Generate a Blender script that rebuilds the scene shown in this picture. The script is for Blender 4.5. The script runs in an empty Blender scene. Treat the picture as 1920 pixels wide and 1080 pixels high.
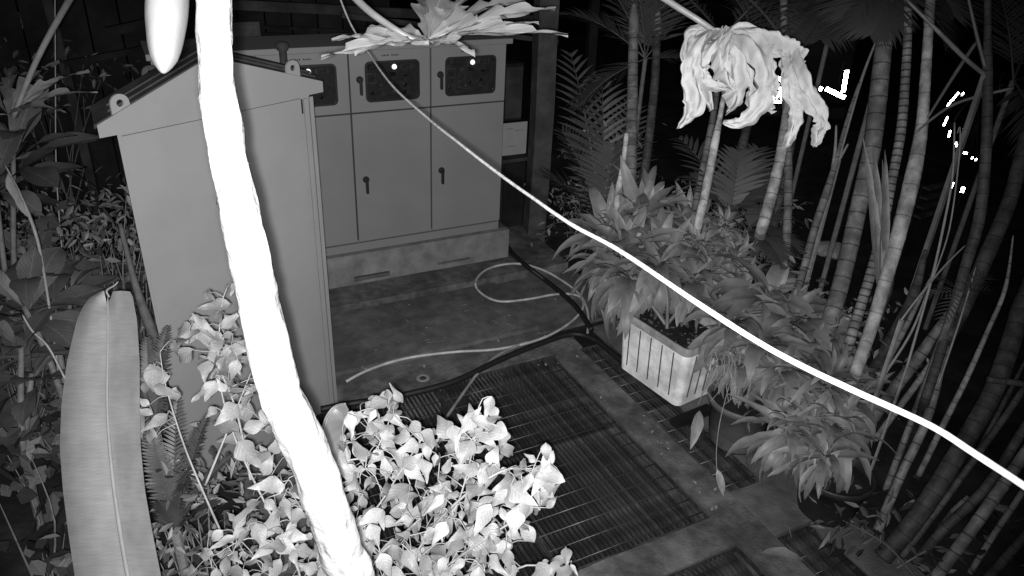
import bpy, math, random
from mathutils import Vector as V, Matrix, noise
random.seed(7)
R=random.Random(11)
sc=bpy.context.scene
COL=sc.collection
# ------------------------------------------------------------------ camera
FPX=1406.9; PIT,ROL,YAW=0.4909,0.0499,0.4932
CAM=V((0,0,3.2))
fw=V((math.sin(YAW)*math.cos(PIT),math.cos(YAW)*math.cos(PIT),-math.sin(PIT)))
r0=fw.cross(V((0,0,1))).normalized(); u0=r0.cross(fw)
rt=r0*math.cos(ROL)+u0*math.sin(ROL); up=-r0*math.sin(ROL)+u0*math.cos(ROL)
cd=bpy.data.cameras.new('camera'); cam=bpy.data.objects.new('camera',cd); COL.objects.link(cam)
cam.matrix_world=Matrix(((rt.x,up.x,-fw.x,CAM.x),(rt.y,up.y,-fw.y,CAM.y),(rt.z,up.z,-fw.z,CAM.z),(0,0,0,1)))
cd.sensor_width=36; cd.lens=FPX*36/1920; cd.clip_start=0.05; cd.clip_end=500
sc.camera=cam
# ------------------------------------------------------------------ night sky and the infra-red lamps beside the lens
w=bpy.data.worlds.new('World'); sc.world=w; w.use_nodes=True
w.node_tree.nodes['Background'].inputs[0].default_value=(.5,.5,.5,1)
w.node_tree.nodes['Background'].inputs[1].default_value=.003
sc.view_settings.view_transform='Standard'; sc.view_settings.look='None'
sc.view_settings.exposure=0; sc.view_settings.gamma=1; sc.view_settings.use_curve_mapping=False
def lamp(ox,oy,power,aim=(0,0),size=98):
    l=bpy.data.lights.new('infrared_lamp','SPOT'); l.energy=power; l.spot_size=math.radians(size); l.spot_blend=1
    l.shadow_soft_size=.011; l.color=(1,1,1)
    o=bpy.data.objects.new('infrared_lamp',l); COL.objects.link(o)
    o.location=CAM+rt*ox+up*oy-fw*.02
    d=(fw+rt*aim[0]+up*aim[1]).normalized()
    o.rotation_euler=(-d).to_track_quat('Z','Y').to_euler(); return o
lamp(-.014,-.014,1080,(-.10,.03)); lamp(.012,-.018,500,(-.10,.03))
# ------------------------------------------------------------------ helpers
def ray(px,py): return fw+rt*((px-960)/FPX)-up*((py-540)/FPX)
def P(px,py,d): return CAM+ray(px,py)*d            # a point d metres in front of the lens
def G(px,py,z=0):
    v=ray(px,py); return CAM+v*((z-CAM.z)/v.z)
def YP(px,py,y):
    v=ray(px,py); return CAM+v*(y/v.y)
def tag(o,label=None,cat=None,group=None,kind=None):
    if label: o['label']=label
    if cat: o['category']=cat
    if group: o['group']=group
    if kind: o['kind']=kind
    return o
def empty(name,loc,label,cat,group=None):
    o=bpy.data.objects.new(name,None); o.location=loc; o.empty_display_size=.1; COL.objects.link(o); return tag(o,label,cat,group)
def adopt(o,parent):
    if parent is None: return
    o.parent=parent
    if parent.parent is None: o.matrix_parent_inverse=Matrix.Translation(-parent.location)
def mk(name,vf,mat,parent=None,smooth=False,uv=None):
    me=bpy.data.meshes.new(name); me.from_pydata([tuple(v) for v in vf[0]],[],vf[1])
    if uv is None and len(vf)>2: uv=vf[2]
    if uv:
        l=me.uv_layers.new(name='UVMap'); 
        for i,lp in enumerate(me.loops): l.data[i].uv=uv[lp.vertex_index]
    if mat: me.materials.append(mat)
    if smooth:
        for p in me.polygons: p.use_smooth=True
    me.update()
    o=bpy.data.objects.new(name,me); COL.objects.link(o); adopt(o,parent); return o
def inst(name,me,M,parent):
    o=bpy.data.objects.new(name,me); COL.objects.link(o); adopt(o,parent); o.matrix_basis=M; return o
class MB:
    def __init__(s): s.v=[];s.f=[];s.u=[]
    def add(s,vf):
        n=len(s.v); s.v+=list(vf[0]); s.f+=[tuple(i+n for i in f) for f in vf[1]]
        s.u+=list(vf[2]) if len(vf)>2 else [(0,0)]*len(vf[0]); return s
    def obj(s,name,mat,parent=None,smooth=False): return mk(name,(s.v,s.f,s.u),mat,parent,smooth)
def box(x0,x1,y0,y1,z0,z1,M=None):
    v=[V((x,y,z)) for x in (x0,x1) for y in (y0,y1) for z in (z0,z1)]
    if M: v=[M@p for p in v]
    return v,[(0,1,3,2),(4,6,7,5),(0,4,5,1),(2,3,7,6),(0,2,6,4),(1,5,7,3)],[(p.x+p.y*.7,p.z+p.y*.3) for p in v]
def bar(a,b,wx,wz=None,upv=V((0,0,1))):
    wz=wz or wx; d=(b-a); L=d.length; d.normalize(); x=d.cross(upv)
    if x.length<1e-3: x=d.cross(V((1,0,0)))
    x.normalize(); z=x.cross(d)
    M=Matrix(((x.x,d.x,z.x,a.x),(x.y,d.y,z.y,a.y),(x.z,d.z,z.z,a.z),(0,0,0,1)))
    return box(-wx/2,wx/2,0,L,-wz/2,wz/2,M)
def bevel_box(x0,x1,y0,y1,z0,z1,b=.01,M=None):
    import bmesh
    bm=bmesh.new(); vf=box(x0,x1,y0,y1,z0,z1)
    vs=[bm.verts.new(p) for p in vf[0]]
    for f in vf[1]: bm.faces.new([vs[i] for i in f])
    bmesh.ops.bevel(bm,geom=bm.edges[:],offset=b,segments=2,affect='EDGES',profile=.5)
    bm.verts.index_update(); v=[x.co.copy() for x in bm.verts]; f=[tuple(q.index for q in p.verts) for p in bm.faces]; bm.free()
    if M: v=[M@p for p in v]
    return v,f,[(p.x+p.y*.7,p.z+p.y*.3) for p in v]
def smoothpts(pts,n=6):
    out=[]
    for i in range(len(pts)-1):
        p0=pts[max(i-1,0)];p1=pts[i];p2=pts[i+1];p3=pts[min(i+2,len(pts)-1)]
        for k in range(n):
            t=k/n; out.append(.5*((2*p1)+(p2-p0)*t+(2*p0-5*p1+4*p2-p3)*t*t+(3*p1-p0-3*p2+p3)*t**3))
    out.append(pts[-1]); return out
def lerpl(l,t):
    x=t*(len(l)-1); i=min(int(x),len(l)-2); return l[i]+(l[i+1]-l[i])*(x-i)
def tube(pts,rad,n=8,sm=5,fn=None,cap=True):
    if sm>1: pts=smoothpts(pts,sm)
    m=len(pts); v=[];f=[];uv=[]; L=0; nrm=None
    for i,p in enumerate(pts):
        d=(pts[min(i+1,m-1)]-pts[max(i-1,0)]).normalized()
        if nrm is None:
            nrm=d.cross(V((.31,.2,.93)));
            if nrm.length<.01: nrm=d.cross(V((1,0,0)))
            nrm.normalize()
        nrm=(nrm-d*nrm.dot(d)).normalized(); b=d.cross(nrm)
        if i: L+=(p-pts[i-1]).length
        r=rad if isinstance(rad,(int,float)) else lerpl(rad,i/(m-1))
        for k in range(n):
            a=2*math.pi*k/n; rr=r*(fn(i/(m-1),a,L) if fn else 1)
            v.append(p+(nrm*math.cos(a)+b*math.sin(a))*rr); uv.append((k/n,L))
        if i:
            for k in range(n):
                k2=(k+1)%n; f.append(((i-1)*n+k,(i-1)*n+k2,i*n+k2,i*n+k))
    if cap: f.append(tuple(range(n-1,-1,-1))); f.append(tuple((m-1)*n+k for k in range(n)))
    return v,f,uv
def lathe(prof,n=32,M=None,fn=None):
    v=[];f=[]
    for i,(r,z) in enumerate(prof):
        for k in range(n):
            a=2*math.pi*k/n; rr=r*(fn(a,z) if fn else 1); v.append(V((rr*math.cos(a),rr*math.sin(a),z)))
        if i:
            for k in range(n): f.append(((i-1)*n+k,(i-1)*n+(k+1)%n,i*n+(k+1)%n,i*n+k))
    if M: v=[M@p for p in v]
    return v,f,[(0,p.z) for p in v]
# ------------------------------------------------------------------ materials (near infra-red greys)
def mat(name,c,rough=.7,var=.15,scale=6,bump=0,bscale=40,spec=.3,metal=0,orand=0,stain=0,sscale=2,coord='Object'):
    m=bpy.data.materials.new(name); m.use_nodes=True; nt=m.node_tree; N=nt.nodes; Lk=nt.links
    b=N['Principled BSDF']; b.inputs['Roughness'].default_value=rough; b.inputs['Metallic'].default_value=metal
    b.inputs['Specular IOR Level'].default_value=spec
    tc=N.new('ShaderNodeTexCoord'); nz=N.new('ShaderNodeTexNoise'); nz.inputs['Scale'].default_value=scale; nz.inputs['Detail'].default_value=8
    Lk.new(tc.outputs[coord],nz.inputs['Vector'])
    mr=N.new('ShaderNodeMapRange'); mr.inputs[1].default_value=.3; mr.inputs[2].default_value=.7
    mr.inputs[3].default_value=c*(1-var); mr.inputs[4].default_value=c*(1+var); Lk.new(nz.outputs[0],mr.inputs[0]); out=mr.outputs[0]
    def mul(a,bv):
        q=N.new('ShaderNodeMath'); q.operation='MULTIPLY'; Lk.new(a,q.inputs[0])
        if isinstance(bv,float): q.inputs[1].default_value=bv
        else: Lk.new(bv,q.inputs[1])
        return q.outputs[0]
    if stain:
        n2=N.new('ShaderNodeTexNoise'); n2.inputs['Scale'].default_value=sscale; n2.inputs['Detail'].default_value=6; n2.inputs['Roughness'].default_value=.65
        Lk.new(tc.outputs[coord],n2.inputs['Vector']); m2=N.new('ShaderNodeMapRange'); m2.inputs[1].default_value=.42; m2.inputs[2].default_value=.6
        m2.inputs[3].default_value=1-stain; m2.inputs[4].default_value=1; Lk.new(n2.outputs[0],m2.inputs[0]); out=mul(out,m2.outputs[0])
    if orand:
        oi=N.new('ShaderNodeObjectInfo'); m3=N.new('ShaderNodeMapRange'); m3.inputs[3].default_value=1-orand; m3.inputs[4].default_value=1+orand
        Lk.new(oi.outputs['Random'],m3.inputs[0]); out=mul(out,m3.outputs[0])
    Lk.new(out,b.inputs['Base Color'])
    if bump:
        n3=N.new('ShaderNodeTexNoise'); n3.inputs['Scale'].default_value=bscale; n3.inputs['Detail'].default_value=6; Lk.new(tc.outputs[coord],n3.inputs['Vector'])
        bp=N.new('ShaderNodeBump'); bp.inputs['Strength'].default_value=bump; bp.inputs['Distance'].default_value=.01; Lk.new(n3.outputs[0],bp.inputs['Height']); Lk.new(bp.outputs[0],b.inputs['Normal'])
    m['out']=0; return m,out,b,nt
def M_(*a,**k): return mat(*a,**k)[0]
def leafmat(name,c,orand=.25,veins=22,rib=1.25,rough=.55,trans=.12,vstr=.12,vamp=.03,slant=.8,isl=0):
    m,out,b,nt=mat(name,c,rough,.12,9,0,40,.35,0,orand); N=nt.nodes; Lk=nt.links
    uv=N.new('ShaderNodeUVMap'); sp=N.new('ShaderNodeSeparateXYZ'); Lk.new(uv.outputs[0],sp.inputs[0])
    ab=N.new('ShaderNodeMath'); ab.operation='ABSOLUTE'; Lk.new(sp.outputs[0],ab.inputs[0])
    rb=N.new('ShaderNodeMapRange'); rb.inputs[1].default_value=.02; rb.inputs[2].default_value=.07; rb.inputs[3].default_value=rib; rb.inputs[4].default_value=1
    Lk.new(ab.outputs[0],rb.inputs[0])
    ml=N.new('ShaderNodeMath'); ml.operation='MULTIPLY'; Lk.new(out,ml.inputs[0]); Lk.new(rb.outputs[0],ml.inputs[1])
    if isl:
        ge=N.new('ShaderNodeNewGeometry'); ri=N.new('ShaderNodeMapRange'); ri.inputs[3].default_value=1-isl; ri.inputs[4].default_value=1+isl; Lk.new(ge.outputs['Random Per Island'],ri.inputs[0])
        pw=N.new('ShaderNodeMath'); pw.operation='MULTIPLY'; Lk.new(ri.outputs[0],pw.inputs[0]); Lk.new(ri.outputs[0],pw.inputs[1])
        mi=N.new('ShaderNodeMath'); mi.operation='MULTIPLY'; Lk.new(ml.outputs[0],mi.inputs[0]); Lk.new(pw.outputs[0],mi.inputs[1]); ml=mi
    # side veins: bands of v - slant*|u|
    q=N.new('ShaderNodeMath'); q.operation='MULTIPLY_ADD'; q.inputs[1].default_value=-slant*.3; Lk.new(ab.outputs[0],q.inputs[0]); Lk.new(sp.outputs[1],q.inputs[2])
    s=N.new('ShaderNodeMath'); s.operation='MULTIPLY'; s.inputs[1].default_value=veins*6.283; Lk.new(q.outputs[0],s.inputs[0])
    si=N.new('ShaderNodeMath'); si.operation='SINE'; Lk.new(s.outputs[0],si.inputs[0])
    vm=N.new('ShaderNodeMapRange'); vm.inputs[1].default_value=-1; vm.inputs[2].default_value=1; vm.inputs[3].default_value=1-vamp; vm.inputs[4].default_value=1+vamp
    Lk.new(si.outputs[0],vm.inputs[0]); m2=N.new('ShaderNodeMath'); m2.operation='MULTIPLY'; Lk.new(ml.outputs[0],m2.inputs[0]); Lk.new(vm.outputs[0],m2.inputs[1])
    Lk.new(m2.outputs[0],b.inputs['Base Color'])
    bp=N.new('ShaderNodeBump'); bp.inputs['Strength'].default_value=vstr; bp.inputs['Distance'].default_value=.002; Lk.new(si.outputs[0],bp.inputs['Height']); Lk.new(bp.outputs[0],b.inputs['Normal'])
    if trans:
        tr=N.new('ShaderNodeBsdfTranslucent'); Lk.new(m2.outputs[0],tr.inputs[0]); mx=N.new('ShaderNodeMixShader'); mx.inputs[0].default_value=trans
        Lk.new(b.outputs[0],mx.inputs[1]); Lk.new(tr.outputs[0],mx.inputs[2]); Lk.new(mx.outputs[0],N['Material Output'].inputs[0])
    return m
def ringmat(name,c,period=.11,dark=.35,width=.10,orand=.15):
    m,out,b,nt=mat(name,c,.65,.3,14,.4,60,.25,0,orand,.35,7); N=nt.nodes; Lk=nt.links
    uv=N.new('ShaderNodeUVMap'); sp=N.new('ShaderNodeSeparateXYZ'); Lk.new(uv.outputs[0],sp.inputs[0])
    d=N.new('ShaderNodeMath'); d.operation='DIVIDE'; d.inputs[1].default_value=period; Lk.new(sp.outputs[1],d.inputs[0])
    fr=N.new('ShaderNodeMath'); fr.operation='FRACT'; Lk.new(d.outputs[0],fr.inputs[0])
    mr=N.new('ShaderNodeMapRange'); mr.inputs[1].default_value=width*.6; mr.inputs[2].default_value=width; mr.inputs[3].default_value=dark; mr.inputs[4].default_value=1
    Lk.new(fr.outputs[0],mr.inputs[0]); m2=N.new('ShaderNodeMath'); m2.operation='MULTIPLY'; Lk.new(out,m2.inputs[0]); Lk.new(mr.outputs[0],m2.inputs[1]); Lk.new(m2.outputs[0],b.inputs['Base Color'])
    return m
def emit(name,s):
    m=bpy.data.materials.new(name); m.use_nodes=True; b=m.node_tree.nodes['Principled BSDF']; b.inputs['Base Color'].default_value=(.5,.5,.5,1)
    b.inputs['Emission Color'].default_value=(1,1,1,1); b.inputs['Emission Strength'].default_value=s; return m
def retro(name,c=.9):                                # retro-reflective sheeting: sends light back where it came from
    m=bpy.data.materials.new(name); m.use_nodes=True; nt=m.node_tree; nt.nodes.clear()
    o=nt.nodes.new('ShaderNodeOutputMaterial'); g=nt.nodes.new('ShaderNodeBsdfGlossy'); g.inputs['Roughness'].default_value=.18; g.inputs['Color'].default_value=(c,c,c,1)
    ge=nt.nodes.new('ShaderNodeNewGeometry'); nt.links.new(ge.outputs['Incoming'],g.inputs['Normal']); nt.links.new(g.outputs[0],o.inputs[0]); return m
m_soil=M_('soil',.020,.95,.4,5,.8,25,.1,stain=.5,sscale=1.5)
m_conc=M_('concrete',.085,.9,.26,9,.5,70,.15,stain=.38,sscale=1.6)
m_conc2=M_('rough_concrete',.09,.9,.3,12,.6,60,.15,stain=.5,sscale=3.2)
m_grat=M_('galvanised_steel',.075,.42,.35,18,.2,60,.6,.5,orand=.3,stain=.5,sscale=5)
m_gbar=M_('dark_grating_steel',.09,.42,.4,18,.2,60,.6,.5,orand=.4,stain=.5,sscale=5)
m_cab=M_('grey_cabinet_paint',.165,.5,.03,2,.05,300,.35,stain=.07,sscale=2.2)
m_cabd=M_('dark_roof_paint',.030,.6,.4,7,.2,60,.3,stain=.4)  # roof tone, much darker than the cabinet paint
m_panel=M_('switchboard_paint',.135,.5,.05,3,.05,300,.35,stain=.05,sscale=1.2)
m_seam=M_('cabinet_seam',.075,.8,.1)
m_line=M_('gap_and_hole_shade',.02,.8,.1)  # dark colour standing in for shade in door gaps, slots and the drain
m_black=M_('black_plastic',.012,.4,.2,spec=.4)
m_rub=M_('black_rubber',.006,.6,.3,20,.2)
m_meter=M_('instrument_plate',.045,.6,.3,30)
m_meter2=M_('instrument_bezel',.09,.5,.3,30)
m_lamp=emit('pilot_lamp_glow',3.0)
m_hose=M_('pale_hose',.30,.5,.2,10,stain=.25,sscale=8)
m_hose2=M_('dusty_hose',.17,.6,.2,10,stain=.25,sscale=8)
m_plant=M_('white_planter_plastic',.68,.5,.10,9,.1,40,.4,stain=.35,sscale=6)
m_plant2=M_('dirty_planter_rim',.20,.6,.3,15,.3,60,.3)
m_pot=M_('dark_pot_plastic',.07,.5,.25,12,.3,50,.35)
m_cable=M_('white_cable_sheath',.17,.5,.12,25,.3,60,.3,stain=.2,sscale=20)
m_trunk=M_('papaya_bark',.18,.7,.12,14,.8,35,.2,stain=.2,sscale=10)
m_stem=M_('green_stem',.15,.6,.2,20,.3,60)
m_stemd=M_('dark_stem',.09,.7,.3,20,.3,60)
m_fruit=M_('papaya_fruit_skin',.10,.45,.06,8,.1,40,.3)
m_chili=leafmat('chili_leaf',.122,.35,8,1.2)
m_drac=leafmat('dracaena_leaf',.15,.25,3,1.15,.5,.1,.1,.04)
m_drac2=leafmat('dracaena_leaf_drooping',.13,.3,3,1.15,.5,.1,.1,.04)
m_broad=leafmat('frangipani_leaf',.055,.3,12,1.5)
m_shrub=leafmat('shrub_leaf',.075,.4,6,isl=.6)
m_ban=leafmat('banana_leaf',.118,0,120,1.0,.5,.05,.05,.018,.1)
def streak(m,amp):
    nt=m.node_tree; b=nt.nodes['Principled BSDF']; src=b.inputs['Base Color'].links[0].from_socket; N=nt.nodes; Lk=nt.links
    uv=N.new('ShaderNodeUVMap'); mp=N.new('ShaderNodeMapping'); mp.inputs['Scale'].default_value=(1.6,150,1); Lk.new(uv.outputs[0],mp.inputs[0])
    nz=N.new('ShaderNodeTexNoise'); nz.inputs['Scale'].default_value=1; nz.inputs['Detail'].default_value=4; Lk.new(mp.outputs[0],nz.inputs['Vector'])
    mr=N.new('ShaderNodeMapRange'); mr.inputs[1].default_value=.3; mr.inputs[2].default_value=.7; mr.inputs[3].default_value=1-amp; mr.inputs[4].default_value=1+amp; Lk.new(nz.outputs[0],mr.inputs[0])
    q=N.new('ShaderNodeMath'); q.operation='MULTIPLY'; Lk.new(src,q.inputs[0]); Lk.new(mr.outputs[0],q.inputs[1]); Lk.new(q.outputs[0],b.inputs['Base Color'])
streak(m_ban,.08)
m_banrib=M_('banana_midrib',.125,.5,.1,20)
m_pap=leafmat('papaya_leaf',.10,.15,7,1.4,.6,.1,.1,.03,1.5)
m_wilt=leafmat('wilted_papaya_leaf',.165,.12,3,1.05,.95,.12,.05,.02,1.5); streak(m_wilt,.09)
m_petl=M_('papaya_petiole',.085,.5,.15,20,.2,60)
m_ring=ringmat('ringed_cane',.13)
m_ringb=ringmat('pale_ringed_cane',.20,.09,.5)
m_ringd=ringmat('dark_ringed_cane',.05,.09,.5)
m_shaft=M_('crownshaft_skin',.12,.5,.15,12,.2,50,orand=.2,stain=.3,sscale=8)
m_frond=leafmat('palm_leaflet',.048,.3,1,1.1,.5,.1,0,.0)
m_frondd=leafmat('far_palm_leaflet',.045,.3,1,1.1,.5,.1,0,.0)
m_wood=M_('old_timber',.03,.85,.35,6,.4,40,.1,stain=.4)
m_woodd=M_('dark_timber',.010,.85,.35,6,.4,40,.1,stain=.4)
m_post=M_('weathered_post',.05,.85,.3,6,.4,40,.1,stain=.4)
m_retro=retro('reflective_tape')
m_car=M_('dark_vehicle_paint',.012,.3,.1,3,spec=.4)
m_paper=M_('white_board_paint',.17,.7,.05,10)
m_stone=M_('pale_stone',.25,.9,.3,12,.5,30)

# ================================================================== SETTING
PX0,PX1,PY0,PY1=.62,3.12,.2,4.17           # the pit under the gratings
def gz(x,y):
    d=max(0,min(1,(x-7)/2.5)); return -.03+.32*d*d*(3-2*d)+.03*noise.noise(V((x*.8,y*.8,0)))*(1 if (x<.5 or x>3.4 or y>6.6) else 0)
def ground():
    xs=sorted(set([-160,-60,-25,-12,-8,-6,-5,-4,-3.4,-2.8,-2.2,-1.6,-1.1,-.6,-.2,.2,PX0,1.2,1.9,2.6,PX1,3.6,4.2,4.8,5.5,6.2,7,7.8,8.6,9.5,10.5,12,14,17,22,35,70,160]))
    ys=sorted(set([-60,-20,-8,-4,-2,-1,-.4,PY0,.9,1.7,2.4,3.1,3.7,PY1,4.8,5.5,6.2,6.9,7.6,8.4,9.5,11,13,16,22,35,80,300]))
    v=[V((x,y,gz(x,y))) for y in ys for x in xs]; f=[]; n=len(xs)
    for j in range(len(ys)-1):
        for i in range(n-1):
            if xs[i]>=PX0-.001 and xs[i+1]<=PX1+.001 and ys[j]>=PY0-.001 and ys[j+1]<=PY1+.001: continue
            f.append((j*n+i,j*n+i+1,(j+1)*n+i+1,(j+1)*n+i))
    return mk('ground',(v,f,[(p.x,p.y) for p in v]),m_soil)
tag(ground(),kind='structure')
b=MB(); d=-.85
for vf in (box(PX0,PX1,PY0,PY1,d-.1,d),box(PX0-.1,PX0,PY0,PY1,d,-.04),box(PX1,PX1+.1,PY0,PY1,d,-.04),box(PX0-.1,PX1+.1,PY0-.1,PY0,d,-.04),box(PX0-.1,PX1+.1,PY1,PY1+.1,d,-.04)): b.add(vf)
tag(b.obj('pit_wall',M_('dark_pit_concrete',.012,.6,.3,5,.3)),kind='structure')  # one very dark tone for the pit floor and walls
# concrete slab in front of the switchboard, with its kerb, channel and step
def slab_sheet(x0,x1,y0,y1,z,th,name,m,amp=.004,nx=26,ny=14):
    v=[];f=[]
    for j in range(ny+1):
        for i in range(nx+1):
            x=x0+(x1-x0)*i/nx; y=y0+(y1-y0)*j/ny
            e=(1 if 0<i<nx and 0<j<ny else 0)
            ex=noise.noise(V((x*5,y*5,3)))*.008*(1-e)
            v.append(V((x+ex,y+ex,z+amp*noise.noise(V((x*3,y*3,z*9)))*e)))
    n=nx+1
    for j in range(ny):
        for i in range(nx): f.append((j*n+i,j*n+i+1,(j+1)*n+i+1,(j+1)*n+i))
    k=len(v); ring=[i for i in range(n)]+[j*n+nx for j in range(1,ny+1)]+[ny*n+i for i in range(nx-1,-1,-1)]+[j*n for j in range(ny-1,0,-1)]
    for r in ring: v.append(V((v[r].x,v[r].y,z-th)))
    L=len(ring)
    for q in range(L): f.append((ring[q],k+q,k+(q+1)%L,ring[(q+1)%L]))
    return tag(mk(name,(v,f,[(p.x,p.y) for p in v]),m),kind='structure')
slab_sheet(-1.2,2.72,4.56,5.40,.02,.3,'concrete_slab',m_conc)
slab_sheet(-1.2,3.5,5.405,6.9,.075,.35,'concrete_step',m_conc2)
slab_sheet(2.725,3.55,4.50,5.40,.0,.3,'concrete_slab.001',m_conc)
slab_sheet(.2,2.90,4.17,4.40,.012,.3,'concrete_kerb',m_conc2)
slab_sheet(-.9,2.72,4.40,4.56,-.016,.3,'drain_channel',m_conc,.008)
slab_sheet(2.63,2.86,.2,4.168,.012,.12,'concrete_beam',m_conc2)
slab_sheet(.6,2.627,2.07,2.287,.008,.12,'concrete_beam.001',m_conc2)
slab_sheet(2.863,3.40,2.02,2.40,.010,.12,'concrete_pavement',m_conc)
slab_sheet(3.14,3.42,2.405,4.40,.006,.2,'concrete_edge',m_conc)
slab_sheet(3.14,3.42,.2,2.015,.006,.2,'concrete_edge.001',m_conc)
slab_sheet(.2,.60,.2,4.165,-.002,.2,'concrete_edge.002',m_conc)
# drain cover in the kerb
c=G(793,709,.019); t=empty('floor_drain',c,'small round drain hole with pale ring in the concrete kerb','drain')
mk('ring',lathe([(.022,.002),(.03,.006),(.042,.006),(.05,.001)],24,Matrix.Translation(c)),m_hose2,t,True)
mk('hole',lathe([(.0005,.003),(.024,.003)],24,Matrix.Translation(c)),m_line,t)
# ------------------------------------------------------------------ gratings
def grating(x0,x1,y0,y1,label,z=0):
    t=empty('steel_grating',((x0+x1)/2,(y0+y1)/2,z),label,'grating','steel gratings over the pit')
    fr=MB()
    for vf in (box(x0,x1,y0,y0+.005,z-.032,z+.001),box(x0,x1,y1-.005,y1,z-.032,z+.001),box(x0,x0+.005,y0+.005,y1-.005,z-.032,z+.001),box(x1-.005,x1,y0+.005,y1-.005,z-.032,z+.001)): fr.add(vf)
    fr.obj('edge_frame',m_grat,t)
    bm=mk('bearing_bar',box(-.0020,.0020,-(y1-y0)/2+.006,(y1-y0)/2-.006,-.03,0),m_gbar,t); me=bm.data
    n=int((x1-x0-.02)/.031); first=True
    for i in range(n):
        M=Matrix.Translation((x0+.02+i*.031,(y0+y1)/2,z+R.uniform(-.0015,.0005)))@Matrix.Rotation(R.uniform(-.05,.05),4,'Y')
        if first: bm.matrix_basis=M; first=False
        else: inst('bearing_bar',me,M,t)
    rd=mk('cross_rod',tube([V((-(x1-x0)/2+.006,0,0)),V(((x1-x0)/2-.006,0,0))],.0036,6,1),m_grat,t,True); n=int((y1-y0-.04)/.115); first=True
    for i in range(n):
        M=Matrix.Translation(((x0+x1)/2,y0+.05+i*.115,z+.0005))
        if first: rd.matrix_basis=M; first=False
        else: inst('cross_rod',rd.data,M,t)
grating(.63,1.62,2.30,4.16,'large steel grating beside the grey cabinet, partly under the bright bush')
grating(1.63,2.62,2.30,4.16,'large steel grating in the middle with its far corner at the concrete kerb')
grating(2.87,3.13,2.41,4.16,'narrow steel grating under the white planter and black pot')
grating(1.3,2.62,.3,2.06,'steel grating at the bottom edge nearest the camera')
grating(2.87,3.13,.3,2.01,'narrow steel grating right of the beam at the bottom edge')
# ------------------------------------------------------------------ switchboard
Y0=5.79; XS=[.905,1.5912,2.2653,2.9487]; ZT,ZJ,ZB=2.045,1.5585,.4453; XL=.22
XS=[XL]+XS
def panel_plinth():
    t=empty('concrete_plinth',(1.6,6.1,.075),'raised concrete plinth with two slots under the switchboard','plinth')
    x0,x1,zt=.05,3.02,.36; yf=Y0-.06
    mk('core',box(x0+.002,x1-.002,yf+.07,6.55,.07,zt-.003),m_conc,t)
    b=MB(); s=[(1.52,1.84,.10,.15),(2.30,2.62,.12,.145)]
    xx=x0
    for a,bb,za,zb in s:
        b.add(box(xx,a,yf,yf+.069,.068,zt)); b.add(box(a,bb,yf,yf+.069,zb,zt)); b.add(box(a,bb,yf,yf+.069,.068,za)); xx=bb
    b.add(box(xx,x1,yf,yf+.069,.068,zt)); b.obj('front_face',M_('plinth_render',.135,.9,.22,9,.5,60,.15,stain=.3,sscale=2.4),t)
    mk('slot_shade_sheet',box(1.5,2.64,yf+.066,yf+.0695,.09,.16),m_line,t)  # dark sheet whose colour stands in for shade inside both slots
panel_plinth()
def rrect(x0,x1,z0,z1,r,n=5):
    pts=[]
    for cx,cz,a0 in ((x1-r,z1-r,0),(x0+r,z1-r,90),(x0+r,z0+r,180),(x1-r,z0+r,270)):
        for k in range(n+1):
            a=math.radians(a0+90*k/n); pts.append((cx+r*math.cos(a),cz+r*math.sin(a)))
    return pts
def plate(pts,y0,y1,hole=None):
    n=len(pts); v=[V((x,y0,z)) for x,z in pts]+[V((x,y1,z)) for x,z in pts]; f=[]
    for k in range(n): f.append((k,(k+1)%n,n+(k+1)%n,n+k))
    if hole:
        m=len(v); v+=[V((x,y0,z)) for x,z in hole]+[V((x,y1,z)) for x,z in hole]
        for k in range(n):
            k2=(k+1)%n; f.append((k,m+k,m+k2,k2)); f.append((n+k,n+k2,m+n+k2,m+n+k)); f.append((m+k,m+n+k,m+n+k2,m+k2))
    else: f.append(tuple(range(n))); f.append(tuple(range(2*n-1,n-1,-1)))
    return v,f
def proj_rect(pts,x0,x1,z0,z1):    # push a rounded rectangle out to a rectangle with the same number of points
    cx,cz=(x0+x1)/2,(z0+z1)/2; out=[]
    for x,z in pts:
        dx,dz=x-cx,z-cz; s=min(((x1-x0)/2)/max(abs(dx),1e-6),((z1-z0)/2)/max(abs(dz),1e-6)); out.append((cx+dx*s,cz+dz*s))
    # snap nearest points to corners
    for qx,qz in ((x0,z0),(x0,z1),(x1,z0),(x1,z1)):
        k=min(range(len(out)),key=lambda i:(out[i][0]-qx)**2+(out[i][1]-qz)**2); out[k]=(qx,qz)
    return out
m_glass=bpy.data.materials.new('smoked_window_glass'); m_glass.use_nodes=True
_n=m_glass.node_tree; _n.nodes.clear(); _o=_n.nodes.new('ShaderNodeOutputMaterial'); _t=_n.nodes.new('ShaderNodeBsdfTransparent'); _t.inputs[0].default_value=(.75,.75,.75,1)
_g=_n.nodes.new('ShaderNodeBsdfGlossy'); _g.inputs['Roughness'].default_value=.05; _x=_n.nodes.new('ShaderNodeMixShader'); _x.inputs[0].default_value=.05
_n.links.new(_t.outputs[0],_x.inputs[1]); _n.links.new(_g.outputs[0],_x.inputs[2]); _n.links.new(_x.outputs[0],_o.inputs[0])
sb=empty('switchboard',(1.6,Y0+.2,ZB-.08),'row of tall grey electrical switchboard cabinets with lit lamps behind small windows','switchboard')
mk('carcass',box(XL,XS[-1]-.004,Y0+.026,Y0+.45,.362,ZT-.005),m_panel,sb)
mk('gap_shade_sheet',box(XL+.01,XS[-1]-.012,Y0+.0225,Y0+.0235,ZB+.01,ZT-.015),m_line,sb)  # dark sheet behind the doors, paints the shade of their gaps
mk('top_cap',bevel_box(XL-.03,XS[-1]+.035,Y0-.045,Y0+.48,ZT,ZT+.045,.006),m_panel,sb)
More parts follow.
